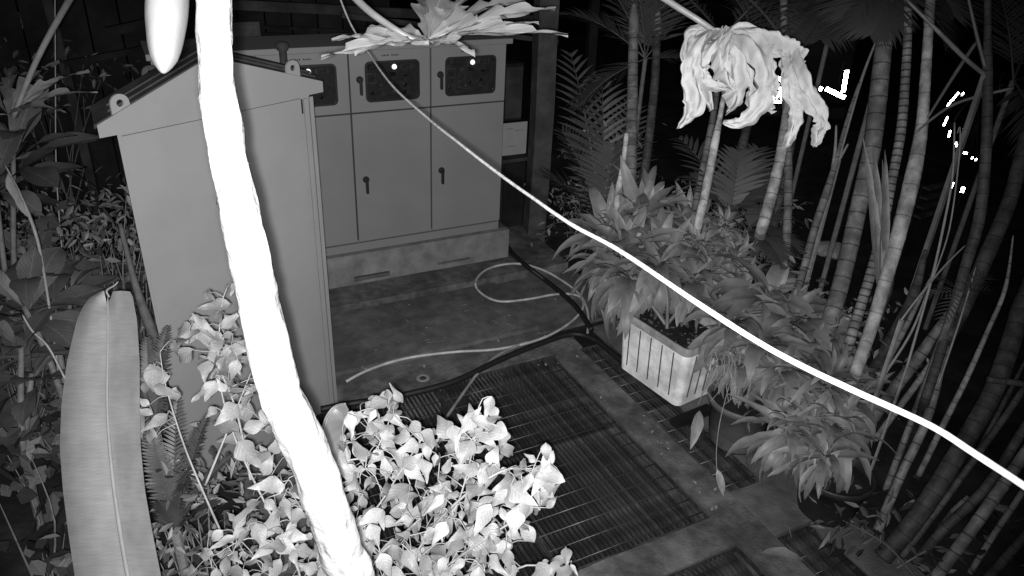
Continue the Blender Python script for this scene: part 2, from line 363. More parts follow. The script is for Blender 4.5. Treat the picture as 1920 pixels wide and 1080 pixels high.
mk('base_frame',box(XL,XS[-1]-.02,Y0-.004,Y0+.0255,.362,ZB-.012),m_panel,sb)
def handle(x,z,parent,s=1):
    hb=MB()
    Mh=Matrix.Translation((x,Y0-.0015,z))@Matrix.Rotation(math.pi/2,4,'X')
    hb.add(lathe([(.0005,.022),(.02*s,.022),(.027*s,.014),(.028*s,0)],20,Mh))
    hb.add(plate(rrect(x-.011*s,x+.011*s,z-.115*s,z+.006,.009),Y0-.045,Y0-.026))
    hb.add(lathe([(.0005,.046),(.014*s,.046),(.014*s,.02)],16,Mh))
    return hb.obj('handle',m_black,parent,False)
for i in range(4):
    x0,x1=XS[i]+.007,XS[i+1]-.007
    # upper door with window opening
    wx0,wx1=x0+.125,x1-.095; wz0,wz1=ZJ+.085,ZT-.095
    hole=rrect(wx0,wx1,wz0,wz1,.035); outer=proj_rect(hole,x0,x1,ZJ+.008,ZT-.004)
    ud=mk('upper_door',plate(outer,Y0,Y0+.024,hole),m_panel,sb)
    mk('window_seal',plate(rrect(wx0-.006,wx1+.006,wz0-.006,wz1+.006,.04),Y0-.006,Y0+.001,rrect(wx0+.01,wx1-.01,wz0+.01,wz1-.01,.028)),m_black,ud)
    pl=mk('instrument_plate',box(wx0-.012,wx1+.012,Y0+.0205,Y0+.0220,wz0-.012,wz1+.012),m_meter,ud)
    mk('window_glass',plate(rrect(wx0+.008,wx1-.008,wz0+.008,wz1-.008,.03),Y0-.001,Y0+.001),m_glass,ud)
    W=wx1-wx0; H=wz1-wz0
    def rel(u,v): return wx0+W*u,wz0+H*v
    for k,(u,v) in enumerate(((.12,.2),(.34,.16),(.55,.2),(.75,.36),(.74,.19),(.3,.38),(.5,.42)) if i!=3 else ((.1,.2),(.3,.18),(.72,.2),(.72,.36),(.5,.3),(.42,.22))):
        x,z=rel(u,v); Mb=Matrix.Translation((x,Y0+.0203,z))@Matrix.Rotation(math.pi/2,4,'X')
        mk('push_button',lathe([(.0005,.014),(.008,.014),(.0095,.006),(.014,.004),(.015,0)],16,Mb),m_black if k in (0,4,3) else m_meter2,ud)
    for k,(u,v,ww,hh) in enumerate(((.12,.58,.17,.26),(.13,.86,.14,.12),(.78,.84,.22,.12),(.52,.66,.1,.1),(.33,.66,.07,.05),(.76,.6,.07,.05))):
        x,z=rel(u,v); mk('meter',box(x-W*ww/2,x+W*ww/2,Y0+.016,Y0+.0203,z-H*hh/2,z+H*hh/2),m_meter2 if k%2==0 else m_black,ud)
        if ww>.12: mk('meter_face',box(x-W*ww*.4,x+W*ww*.4,Y0+.0145,Y0+.0158,z-H*hh*.4,z+H*hh*.4),m_meter,ud)
    x,z=rel(.55,.84); Mb=Matrix.Translation((x,Y0+.0203,z))@Matrix.Rotation(math.pi/2,4,'X')
    mk('lamp_bezel',lathe([(.02,.003),(.028,.002),(.03,0)],20,Mb),m_meter2,ud)
    mk('pilot_lamp',lathe([(.0005,.016),(.010,.015),(.018,.010),(.020,.002)],20,Mb),m_lamp,ud,True)
    handle(x0+.075,wz0+H*.58,ud)
    lb=MB()
    for k in range(9):
        if k==4: continue
        xx=x0+.26+k*.016; lb.add(box(xx,xx+.010,Y0-.0008,Y0+.0002,ZT-.055,ZT-.046+.004*(k%2)))
    lb.obj('faded_lettering',m_black,ud)
    ld=mk('lower_door',bevel_box(x0,x1,Y0,Y0+.024,ZB,ZJ-.006,.002),m_panel,sb)
    handle(x0+.085,ZB+ (ZJ-ZB)*.50,ld)
    hg=MB()
# cable entry box and board right of the switchboard
t=empty('low_cupboard',YP(962,440,6.5),'dark low cupboard right of the switchboard behind the hose','cupboard')
a=YP(938,300,6.35); bq=YP(985,300,6.35); zz=a.z
mk('body',box(a.x+.02,bq.x,6.35,6.75,.03,zz-.02),m_black,t); mk('door',box(a.x+.04,bq.x-.02,6.335,6.349,.10,zz-.05),m_woodd,t); mk('top_board',box(a.x+.0,bq.x+.02,6.30,6.78,zz-.019,zz+.012),m_wood,t)
A=YP(944,232,6.3); B=YP(986,290,6.3)
t=empty('notice_board',V(((A.x+B.x)/2,6.3,B.z)),'small pale blank-looking board on the cupboard beside the switchboard','board')
mk('board',bevel_box(A.x,B.x,6.3,6.315,B.z+.013,A.z,.003),m_paper,t)
lb=MB()
for k,(u0,u1,vv) in enumerate(((.12,.4,.82),(.5,.8,.76),(.2,.6,.3))): lb.add(box(A.x+(B.x-A.x)*u0,A.x+(B.x-A.x)*u1,6.2985,6.2995,B.z+(A.z-B.z)*vv,B.z+(A.z-B.z)*vv+.006))
lb.obj('faint_line',m_meter2,t)
A=YP(947,120,6.6); B=YP(978,225,6.6)
t=empty('wall_box',V(((A.x+B.x)/2,6.6,B.z)),'tall dark grey box hanging between switchboard and post','box')
mk('body',bevel_box(A.x,B.x,6.6,6.75,B.z,A.z,.01),m_woodd,t); mk('lid',bevel_box(A.x+.015,B.x-.015,6.585,6.599,B.z+.03,A.z-.03,.004),m_wood,t)
def post(px,py,w,top,name,label,m,cat='post',y=None):
    g=G(px,py); pts=[V((g.x,g.y,-.1)),V((g.x+.01,g.y,1.2)),V((g.x-.01,g.y+.01,2.4)),V((g.x,g.y,top))]
    t=empty(name,V((g.x,g.y,0)),label,cat)
    b=MB(); 
    for i in range(3): b.add(bar(pts[i],pts[i+1]+V((0,0,.0)),w,w*.8,V((0,1,0))))
    mk('shaft',tube(pts,w*.56,4,6,lambda t_,a,L:1+.06*noise.noise(V((L*4,a,px)))),m,t); return t
post(1000,445,.23,4.6,'wooden_post','thick grey weathered post standing right of the switchboard',m_post)
post(1085,350,.12,4.4,'wooden_post','slim dark post among the palms behind the grey post',m_woodd)
# ------------------------------------------------------------------ grey gabled cabinet
cR=V((.9278,4.2152,0)); an=.4442; cw=1.0835; dd=V((math.cos(an),math.sin(an),0)); nn=V((math.sin(an),-math.cos(an),0)); ee=V((-.02,1,0)).normalized()
def FS(px,py,off=0):                       # pixel -> (s,z) on the cabinet's front plane
    v=ray(px,py); p0=cR+nn*off; t_=(p0-CAM).dot(nn)/v.dot(nn); q=CAM+v*t_; return ((q-p0).dot(dd),q.z)
def FPt(s,z,off=0,back=0): return cR+dd*s+nn*off+ee*back+V((0,0,z))
def prism(sz,off,back):                    # polygon in the front plane, extruded backwards
    n=len(sz); v=[FPt(s,z,off) for s,z in sz]+[FPt(s,z,off,back) for s,z in sz]
    return v,[tuple(range(n))]+[tuple(range(2*n-1,n-1,-1))]+[(k,n+k,n+(k+1)%n,(k+1)%n) for k in range(n)]
cab=empty('control_cabinet',FPt(-cw/2,0),'large plain grey cabinet with gabled rain roof standing behind the white trunk','cabinet')
zj=2.1396
mk('body',prism([(-cw,.0),(0,.0),(0,zj-.006),(-cw,zj-.006)],0,.34),m_cab,cab)
mk('door',prism([(-cw+.012,.09),(-.075,.09),(-.075,zj-.012),(-cw+.012,zj-.012)],.016,-.012),m_cab,cab)
mk('hinge_strip',prism([(-.052,.05),(-.030,.05),(-.030,zj-.02),(-.052,zj-.02)],.012,-.010),m_cab,cab)
mk('edge_trim',prism([(-.022,.0),(.004,.0),(.004,zj-.01),(-.022,zj-.01)],.02,-.018),m_cab,cab)
mk('seam',prism([(-.072,.06),(-.066,.06),(-.066,zj-.02),(-.072,zj-.02)],.004,-.003),m_seam,cab)
mk('latch_slot',prism([(-.068,zj-.10),(-.056,zj-.10),(-.056,zj-.02),(-.068,zj-.02)],.008,-.006),m_black,cab)
OF=.035
le=FS(182,237,OF); le2=FS(184,260,OF); ap=FS(394,108,OF); re=FS(605,154,OF); re2=FS(603,173,OF)
fas=[(le[0],le2[1]),(-cw-.02,zj+.002),(.02,zj+.002),(re[0],re2[1]),(re[0],re[1]),(ap[0],ap[1]),(le[0],le[1])]
mk('gable_fascia',prism(fas,OF,.0301),m_cab,cab)
mk('fascia_joint',prism([(-cw+.03,zj-.004),(-.03,zj-.004),(-.03,zj+.0),(-cw+.03,zj+.0)],.003,-.002),m_seam,cab)
th=.02
for side,(a_,b_) in enumerate(((le,ap),(ap,re))):
    sh=mk('roof_panel',prism([(a_[0],a_[1]-.001),(b_[0],b_[1]-.001),(b_[0],b_[1]-th),(a_[0],a_[1]-th)],OF-.031,.34),m_cabd,cab)
    mk('roof_edge',prism([(a_[0],a_[1]+.004),(b_[0],b_[1]+.004),(b_[0],b_[1]),(a_[0],a_[1])],OF,.022),m_cab,sh)
    for k,bk in enumerate((.10,.21)):
        q0=.10; A0=(a_[0]+(b_[0]-a_[0])*q0,a_[1]+(b_[1]-a_[1])*q0); B0=(a_[0]+(b_[0]-a_[0])*(1-q0*.2),a_[1]+(b_[1]-a_[1])*(1-q0*.2))
        v,f=prism([(A0[0],A0[1]-.001),(B0[0],B0[1]-.001),(B0[0],B0[1]+.012),(A0[0],A0[1]+.012)],OF,.022); v=[p+ee*bk for p in v]
        mk('roof_rib',(v,f),m_cabd,cab)
def eye(px,py,off,back,s=1):
    sx,z=FS(px,py,off)
    base=CAM+(FPt(sx,z,off)-CAM)               # point on plane; shift back along the line of sight
    v_=ray(px,py); t0=(base-CAM).length/v_.length; base=CAM+v_*(t0+back)
    n=20; out=[];inn=[]
    for k in range(n):
        a=2*math.pi*k/n; x,y=math.cos(a),math.sin(a)
        ox,oy=.032*x,.032*y
        if y<0: ox=.032*(1 if x>0 else -1)*min(1,abs(x)*2.2); oy=-.052 if abs(x)<.8 else .032*y*2.0
        out.append((ox*s,oy*s)); inn.append((.012*x*s,(.012*y+.002)*s))
    pts=[(x,z_) for x,z_ in out]; vf=plate(pts,-.006,.006,inn)
    M=Matrix(((dd.x,-nn.x,0,base.x),(dd.y,-nn.y,0,base.y),(0,0,1,base.z),(0,0,0,1)))
    o=mk('lifting_eye',([M@p for p in vf[0]],vf[1]),m_cab if back<.3 else m_post,cab)
    mk('eye_foot',([M@p for p in box(-.035*s,.035*s,-.012,.02,-.062*s,-.048*s)[0]],box(0,1,0,1,0,1)[1]),m_cab,o)
eye(548,128,OF,.02,1.35); eye(224,194,OF,.02,1.35); eye(281,138,OF,.40,1.3); eye(341,114,OF,.45,1.0)
# ------------------------------------------------------------------ hoses on the slab
def hose(pxs,r,z,m,name,label,cat='hose'):
    pts=[]
    for q in pxs:
        pts.append(G(q[0],q[1],r))
    def surf(p): return .082 if p.y>5.26 else (.024 if p.y>4.54 and p.x<2.74 else .014)
    pts=smoothpts(pts,7)
    for k,p in enumerate(pts):                     # lay the hose on whatever is under it, seen along the same line
        for _ in range(2):
            zz=surf(p)+r; v_=p-CAM; p=CAM+v_*((zz-CAM.z)/v_.z)
        pts[k]=p
    pts=[sum((pts[min(max(k+i,0),len(pts)-1)] for i in (-1,0,1)),V((0,0,0)))/3 for k in range(len(pts))]
    o=mk(name,tube(pts,r,10,2),m,None,True); return tag(o,label,cat)
hose([(648,716,.02),(690,694,.02),(760,672,.02),(850,660,.02),(930,655,.02),(1000,640,.02),(1050,618,.0),(1085,590,.0),(1094,568,.0),(1080,553,.0),(1040,552,.0),(990,561,.0),(935,565,.02),(900,548,.02),(892,527,.04),(915,504,.10),(965,494,.10),(1015,505,.03),(1060,530,.0),(1090,556,.0),(1103,590,.0),(1101,630,.0)],.011,.0,m_hose,'garden_hose','pale hose looping over the concrete slab in front of the switchboard')
hose([(990,640,.03),(935,665,.03),(900,695,.03),(870,735,.02),(835,785,.01),(800,830,.01)],.011,.0,m_hose2,'garden_hose','grey hose running from the slab onto the steel grating')
hose([(600,768,.0),(650,758,.008),(750,742,.008),(850,716,.01),(930,678,.012),(1010,645,.012),(1075,626,.012),(1120,640,.012),(1150,664,.01),(1185,690,.0),(1215,700,.0)],.023,.0,m_rub,'rubber_hose','thick black hose lying along the concrete kerb')
hose([(938,432,.1),(955,468,.03),(985,497,.0),(1035,535,.0),(1080,575,.0),(1110,620,.0)],.023,.0,m_rub,'rubber_hose','thick black hose curving past the right end of the plinth')
# litter on slab
lit=MB()
for k in range(26):
    g=G(R.uniform(680,1080),R.uniform(570,650),.024); a=R.uniform(0,3.1); L=R.uniform(.02,.07)
    lit.add(tube([g,g+V((math.cos(a)*L/2,math.sin(a)*L/2,.006)),g+V((math.cos(a)*L,math.sin(a)*L,0))],.0015,4,2))
for k in range(70):
    g=G(R.uniform(660,1090),R.uniform(540,700),.024) if k<50 else G(R.uniform(1050,1450),R.uniform(690,1000),.016)
    if k>=50: g.x=2.65+R.uniform(0,.19)
    a=R.uniform(0,6.3); s_=R.uniform(.008,.028); d1=V((math.cos(a),math.sin(a),.15))*s_; d2=V((-math.sin(a),math.cos(a),.1))*s_*.35
    lit.add(([g-d1*.5,g+d2,g+d1,g-d2+V((0,0,.004))],[(0,1,2,3)],[(0,0)]*4))
tag(lit.obj('twig_litter',m_stem),'thin dry twigs and straws scattered on the concrete slab','litter',None,'stuff')

# ================================================================== PLANT BUILDERS
def profile(kind,t):
    if kind=='ovate': return max(0,(math.sin(math.pi*t**.62))**.9*(1-t**6))*(1-.35*t)
    if kind=='chili': return (math.sin(math.pi/2*min(1,t/.32))**.75 if t<.32 else max(0,1-((t-.32)/.68)**1.25)*(1-.25*math.sin(math.pi*(t-.32)/.68)**2))
    if kind=='lance': return max(0,math.sin(math.pi*t**.8))**.75*(1-.25*t)
    if kind=='obov': return max(0,math.sin(math.pi*t**1.5))**.8
    return math.sin(math.pi*t)
def leafmesh(name,kind,W,m,droop=.3,fold=.15,wave=.02,ny=9,nx=2,seed=0,stalk=.0,twist=0):
    v=[];f=[];uv=[]; rr=random.Random(seed)
    ph=rr.uniform(0,6); n=2*nx+1
    x=0;z=0;y=0;ang=rr.uniform(-.1,.2)+droop*.3
    for j in range(ny+1):
        t=j/ny; w_=W/2*max(profile(kind,t),.02)
        for i in range(-nx,nx+1):
            u=i/nx; a=twist*t
            lx=w_*u; lz=fold*abs(lx)+wave*W*math.sin(ph+t*9+(2 if u>0 else 0))*abs(u)**2+.25*wave*rr.uniform(-1,1)*abs(u)
            v.append(V((lx*math.cos(a)-lz*math.sin(a),y,z+lz*math.cos(a)+lx*math.sin(a)))); uv.append((u,t))
        ang-=droop*1.6/ny*(.4+t*1.2); y+=math.cos(ang)/ny; z+=math.sin(ang)/ny
    for j in range(ny):
        for i in range(n-1): f.append((j*n+i,j*n+i+1,(j+1)*n+i+1,(j+1)*n+i))
    me=bpy.data.meshes.new(name); me.from_pydata([tuple(p) for p in v],[],f); l=me.uv_layers.new(name='UVMap')
    for i,lp in enumerate(me.loops): l.data[i].uv=uv[lp.vertex_index]
    for p in me.polygons: p.use_smooth=True
    me.materials.append(m); me.update(); return me
def orient(pos,d,nrm,s,sx=1):
    d=d.normalized(); x=d.cross(nrm)
    if x.length<1e-3: x=d.cross(V((1,.3,0)))
    x.normalize(); z=x.cross(d)
    return Matrix(((x.x*s*sx,d.x*s,z.x*s,pos.x),(x.y*s*sx,d.y*s,z.y*s,pos.y),(x.z*s*sx,d.z*s,z.z*s,pos.z),(0,0,0,1)))
def rvec(r=R):
    while True:
        q=V((r.uniform(-1,1),r.uniform(-1,1),r.uniform(-1,1)))
        if .05<q.length<1: return q.normalized()
TOCAM=-fw
# ------------------------------------------------------------------ bright chili bushes in front
chl=[leafmesh('chili_leaf','chili',.46+.05*(i%3),m_chili,dr,.18,.08,11,2,i) for i,dr in enumerate((.15,.45,.7,.3,.95,.5,.2,.6))]
def inpoly(x,y,poly):
    c=False; n=len(poly); j=n-1
    for i in range(n):
        xi,yi=poly[i];xj,yj=poly[j]
        if (yi>y)!=(yj>y) and x<(xj-xi)*(y-yi)/(yj-yi)+xi: c=not c
        j=i
    return c
def bush(label,base,stems,polys,meshes,L,mstem,group=None,name='chili_bush',cat='bush',seed=3,up_bias=.5,cam_bias=.8):
    r=random.Random(seed); t=empty(name,base,label,cat,group)
    sp=[]; 
    for s in stems:
        pts=[P(*q) for q in s[0]]
        if s[1]: pts=[V((base.x+r.uniform(-.04,.04),base.y+r.uniform(-.04,.04),0)),base.lerp(pts[0],.5)+V((r.uniform(-.05,.05),0,pts[0].z*.05))]+pts
        mk('stem',tube(pts,[.005,.0042,.003,.0015],6,5),mstem,t,True); sp+=smoothpts(pts,8)
    tw=MB(); joints=[]
    for poly,dep,cnt in polys:
        xs=[p[0] for p in poly]; ys=[p[1] for p in poly]; k=0; placed=[]
        while k<cnt:
            x,y=r.uniform(min(xs),max(xs)),r.uniform(min(ys),max(ys))
            if not inpoly(x,y,poly): continue
            dv=r.uniform(*dep)
            if any((x-a)**2+(y-b_)**2<(18)**2 and abs(dv-c_)<.10 for a,b_,c_ in placed) : 
                cnt-=.05; continue
            placed.append((x,y,dv)); k+=1
            p=P(x,y,dv); near=min(sp,key=lambda q:(q-p).length); out=(p-near); dl=out.length
            di=(out.normalized()*.7+rvec(r)*.9+V((0,0,-.35))).normalized()
            nr=(V((0,0,1))*up_bias+TOCAM*cam_bias+rvec(r)*.55).normalized()
            s=L*r.choice((.55,.75,.9,1.0,1.1,1.25))*r.uniform(.9,1.1)
            base_p=p-di*s*.5
            inst('leaf',r.choice(meshes),orient(base_p,di,nr,s,r.uniform(.85,1.15)),t)
            if len(joints)>3:
                nj=min(joints,key=lambda q:(q-base_p).length)
                if (nj-base_p).length<(near-base_p).length: near=nj
            joints.append(base_p); mid=near.lerp(base_p,.55)+V((0,0,.01))+rvec(r)*.01
            if (near-base_p).length<.22: tw.add(tube([near,mid,base_p],[.0020,.0015,.0011],4,2,cap=False))
    tag(tw.obj('twigs',mstem,t,True),kind='stuff'); return t
bush('bright leafy chili bush at the bottom centre, right beside the foot of the white trunk',V((.78,1.75,0)),
 [([(640,1010,2.5),(700,960,2.4),(760,870,2.35),(800,810,2.35)],1),([(620,900,2.5),(700,850,2.5),(740,760,2.5)],1),([(700,1050,2.45),(780,980,2.35),(830,930,2.3)],0)],
 [([(630,800),(700,755),(745,750),(770,790),(810,800),(830,900),(840,1095),(650,1095),(620,900)],(2.2,2.8),180),
  ([(690,745),(740,730),(760,760),(745,790),(700,780)],(2.45,2.6),9)],chl,.082,m_stem,'chili bushes by the trunk',seed=5)
bush('bright chili bush spreading furthest right over the steel grating',V((.95,1.65,0)),
 [([(780,1060,2.4),(850,960,2.3),(880,870,2.25),(895,790,2.2)],1),([(800,1000,2.4),(870,930,2.25),(950,880,2.25),(1010,885,2.3)],0),([(840,1060,2.35),(910,1010,2.25),(990,960,2.25)],0),([(960,1080,2.5),(1030,1060,2.5),(1060,1040,2.5)],1)],
 [([(810,800),(870,785),(925,795),(950,830),(960,880),(1010,875),(1030,900),(1035,940),(1000,970),(985,1000),(950,1070),(900,1095),(820,1095)],(2.1,2.7),175),
  ([(870,765),(925,765),(930,810),(870,810)],(2.1,2.25),12),([(985,850),(1030,850),(1040,900),(985,910)],(2.1,2.3),7),
  ([(1010,1050),(1050,1035),(1080,1060),(1075,1085),(1000,1090)],(2.45,2.6),14)],chl,.082,m_stem,'chili bushes by the trunk',seed=15)
bush('tall thin chili bush left of the white trunk, against the grey cabinet',V((.22,1.95,0)),
 [([(560,1070,2.5),(500,950,2.55),(440,820,2.6),(410,700,2.65),(415,580,2.7),(425,540,2.7)],1),([(470,900,2.6),(440,760,2.7),(390,650,2.7)],0),([(380,920,2.6),(340,820,2.65),(310,720,2.7),(300,660,2.7)],1),
  ([(385,910,2.6),(430,800,2.6),(470,700,2.6)],0)],
 [([(400,535),(445,530),(455,600),(470,650),(430,690),(380,640),(370,600)],(2.6,2.8),20),([(330,610),(400,600),(430,680),(350,680),(300,720),(265,715),(262,690),(300,660)],(2.6,2.8),14),
  ([(360,690),(470,640),(520,760),(560,860),(510,900),(450,840),(390,790)],(2.5,2.8),34),([(262,690),(300,685),(330,740),(300,830),(262,800)],(2.6,2.75),11),([(380,690),(440,680),(450,740),(390,740)],(2.5,2.6),4)],
 chl,.100,m_stem,'chili bushes by the trunk',seed=9)
bush('low chili bush at the bottom edge left of the trunk foot',V((.12,1.45,0)),
 [([(560,1070,2.3),(480,1010,2.35),(420,1030,2.3)],1),([(600,1010,2.3),(540,940,2.4),(500,900,2.45)],1)],
 [([(400,1000),(470,920),(560,880),(610,960),(650,1090),(310,1095),(380,1040)],(2.2,2.6),95)],chl,.085,m_stem,'chili bushes by the trunk',seed=12)
# curled striped leaf right of the trunk
t=empty('curled_leaf',V((.35,2.0,0)),'long curled leaf with dark midrib arching beside the trunk above the chili bush','leaf')
v=[];f=[];uv=[]; cl=smoothpts([P(*q) for q in ((612,880,2.3),(606,830,2.35),(612,790,2.4),(628,765,2.42),(648,757,2.40))],8); m_=len(cl)
for j,p in enumerate(cl):
    d_=(cl[min(j+1,m_-1)]-cl[max(j-1,0)]).normalized(); x=d_.cross(TOCAM).normalized(); w_=.048*math.sin(math.pi*(.08+.86*j/(m_-1)))**.7
    for i,u in enumerate((-.12,0,.5,1)): v.append(p+x*w_*u*1.5+TOCAM*(.012*abs(u)*math.sin(j*.16))); uv.append((u,j/(m_-1)))
for j in range(m_-1):
    for i in range(3): f.append((j*4+i,j*4+i+1,(j+1)*4+i+1,(j+1)*4+i))
mk('blade',(v,f,uv),leafmat('curled_leaf_skin',.075,0,6,.4,.5,.1,.05,.03),t,True)
mk('midrib',tube(cl,.0035,6,1),m_stemd,t,True); mk('stalk',tube([cl[0],P(640,980,2.4),V((.35,2.0,-.02))],.005,6,5),m_stem,t,True)
# ------------------------------------------------------------------ papaya tree
pt=empty('papaya_tree',V((.28,.95,0)),'papaya tree with overexposed white trunk crossing the picture, lobed leaves and one fruit','tree')
tr=[(700,1300,1.95),(672,1120,1.72),(640,1030,1.62),(585,870,1.52),(530,740,1.45),(492,600,1.39),(462,460,1.34),(437,330,1.30),(412,200,1.27),(403,80,1.24),(400,-60,1.22),(392,-260,1.2),(380,-420,1.2)]
tp=[P(*q) for q in tr]; b0=tp[0]+(tp[0]-tp[1])*1.2; tp=[V((b0.x,b0.y,0)),b0]+tp
pt.location=V((tp[0].x,tp[0].y,0))
def barkfn(t_,a,L): return 1+.10*noise.noise(V((math.cos(a)*1.2,math.sin(a)*1.2,L*7)))+.19*noise.noise(V((math.cos(a)*2,math.sin(a)*2,L*16)))+.03*noise.noise(V((math.cos(a)*8,math.sin(a)*8,L*60)))
TW=[80,78,76,78,78,74,70,67,65,64,64,64,64]
tw_=[w_*q[2]/FPX/2 for w_,q in zip(TW,tr)]
mk('trunk',tube(tp,[.056,.054]+tw_,36,14,barkfn),m_trunk,pt,True)
# leaf scars
sc_=MB(); sm=smoothpts(tp,14)
for k in range(30,len(sm)-10,7):
    p=sm[k]; d_=(sm[k+1]-sm[k-1]).normalized(); a=k*2.4; x=d_.cross(V((.3,.2,.9))).normalized(); y=d_.cross(x)
    n_=(x*math.cos(a)+y*math.sin(a)); s_=n_.cross(d_); r_=lerpl([.056,.054]+tw_,k/(len(sm)-1)); 
    q=[p+n_*r_*1.02+s_*.016*math.cos(b_)+d_*.010*math.sin(b_)-n_*.004*abs(math.cos(b_)) for b_ in [i*math.pi/4 for i in range(8)]]
    sc_.add(([p+n_*(r_+.004)]+q,[(0,i+1,(i+1)%8+1) for i in range(8)]))
tag(sc_.obj('leaf_scars',m_trunk,pt,True),kind='stuff')
# fruit
F0=P(322,-170,1.50); F1=P(306,137,1.42)
pr=[0.003,.0145,.0235,.0285,.032,.0345,.037,.0385,.039,.0388,.038,.037,.036,.034,.031,.027,.02,.012]
fp=[F1.lerp(F0,(i/(len(pr)-1))**1.15) for i in range(len(pr))]
mk('fruit',tube(fp,pr,30,2,lambda t_,a,L:1+.03*math.cos(5*a)+.01*noise.noise(V((a,L*20,0)))),m_fruit,pt,True)
mk('fruit_stalk',tube([F0,F0+up*.06+rt*.03,P(385,-300,1.25)],[.01,.009,.012],8,4),m_petl,pt,True)
CR=P(372,-400,1.2)
def petiole(pts,r,name='petiole'): return mk(name,tube([P(*q) for q in pts],r,10,6),m_petl,pt,True)
def lobe(c,tip,W,nrm,teeth,bend,seed,m,leaf,mb):
    """one deeply cut papaya lobe: a ribbon with side fingers"""
    rr=random.Random(seed); d=(tip-c); L=d.length; d.normalize(); x=d.cross(nrm).normalized(); z=x.cross(d)
    n=32; v=[];f=[];uv=[]; ph=[rr.random(),rr.random()]; us=(-1,-.55,-.12,0,.12,.55,1)
    for j in range(n+1):
        t_=j/n; env=(math.sin(math.pi*min(1,.06+t_*.92))**.7)*(1-.55*t_)*(.35+.65*min(1,t_*3))
        for u in us:
            sd=0 if u<0 else 1; q=(t_*(teeth+1.5)+ph[sd])%1; saw=(q/.75 if q<.75 else (1-q)/.25)
            w_=W*.5*env*(.42+.75*saw*(1-t_**3))+.0008; a=abs(u)
            fwd=d*(W*.42*saw*a**1.5*(1-t_)); hgt=z*(a*w_*.30+.010*math.sin(t_*9+u*2+seed)*a+.006*noise.noise(V((u*3,t_*9,seed))))
            v.append(c+d*(L*t_)+x*(u*w_)+fwd+hgt+z*(bend*L*math.sin(t_*math.pi)*.5-.2*bend*L*t_*t_)); uv.append((u,t_))
    k=len(us)
    for j in range(n):
        for i in range(k-1): f.append((j*k+i,j*k+i+1,(j+1)*k+i+1,(j+1)*k+i))
    mb.add((v,f,uv))
def papleaf(c,tips,label,nrm,m,W=.075,teeth=3,bend=.15,seed=1):
    lf=None; mb=MB()
    for k,tp_ in enumerate(tips):
        T=P(*tp_[:3]); w_=tp_[3] if len(tp_)>3 else W
        lobe(c,T,w_,(nrm+rvec()*.12).normalized(),teeth,bend*(1+.3*math.sin(k)),seed*17+k,m,None,mb)
    o=mb.obj('lobed_leaf',m,pt,True); tag(o,label); return o
petiole([(372,-400,1.2),(560,-130,1.8),(670,0,2.15),(730,48,2.27),(780,76,2.3),(805,80,2.3)],[.013,.012,.011,.010,.009])
papleaf(P(803,76,2.3),[(602,106,2.12,.10),(622,72,2.35,.10),(665,100,2.15,.09),(690,52,2.6,.08),(760,75,2.5,.06),(800,-20,2.9,.13),(850,-60,2.95,.14),(905,-20,2.8,.13),(985,-5,2.7,.13),(1042,12,2.55,.13),(1065,62,2.3,.12),(1010,40,2.4,.13),(890,98,2.08,.09)],'pale deeply lobed leaf spread flat above the switchboard',(V((0,0,1))+TOCAM*.35).normalized(),m_pap,.13,3,.08,3)
petiole([(365,-400,1.2),(240,-180,2.2),(130,0,3.0),(70,110,3.2),(25,220,3.3)],[.013,.013,.013,.012,.011])
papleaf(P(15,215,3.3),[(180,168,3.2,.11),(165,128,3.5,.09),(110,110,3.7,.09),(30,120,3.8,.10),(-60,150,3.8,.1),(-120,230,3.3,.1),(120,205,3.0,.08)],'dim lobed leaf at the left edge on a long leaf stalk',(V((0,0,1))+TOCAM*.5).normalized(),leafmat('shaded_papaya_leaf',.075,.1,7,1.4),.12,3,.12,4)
petiole([(385,-400,1.2),(900,-250,2.0),(1150,-70,2.3),(1250,0,2.38),(1310,38,2.4),(1350,66,2.38)],[.013,.012,.011,.010,.009])
# wilted leaf: hanging crumpled ribbons
def ribbon(pxs,ws,seed,mb,curl=.35,n=5,teeth=.0):
    pts=smoothpts([P(*q) for q in pxs],10); m=len(pts); v=[];f=[];uv=[]; nx=10
    for j,p in enumerate(pts):
        t_=j/(m-1); d=(pts[min(j+1,m-1)]-pts[max(j-1,0)]).normalized(); x=d.cross(TOCAM)
        if x.length<.05: x=rt.copy()
        x.normalize(); z=x.cross(d); w_=lerpl(ws,t_)
        ex=1+teeth*noise.noise(V((t_*9,seed,0)))
        for i in range(nx+1):
            u=2*i/nx-1; a=curl*u*1.6
            off=.010*noise.noise(V((u*2.2,t_*6,seed*1.7)))+.018*noise.noise(V((u*1.1+t_*2,t_*2,seed*3.1)))+.006*noise.noise(V((u*6,t_*16,seed)))
            fold=.010*math.sin(u*5+seed+t_*3)
            e2=ex+(.38*noise.noise(V((t_*17,seed*2+u*.5,5))) if abs(u)>.7 else 0)
            v.append(p+x*(w_/2*math.sin(a)/max(math.sin(curl*1.6),.01)*e2)+z*(-w_*.35*(1-math.cos(a))+off*2.2+fold)); uv.append((u,t_))
    for j in range(m-1):
        for i in range(nx): f.append((j*(nx+1)+i,j*(nx+1)+i+1,(j+1)*(nx+1)+i+1,(j+1)*(nx+1)+i))
    mb.add((v,f,uv))
wl=MB()
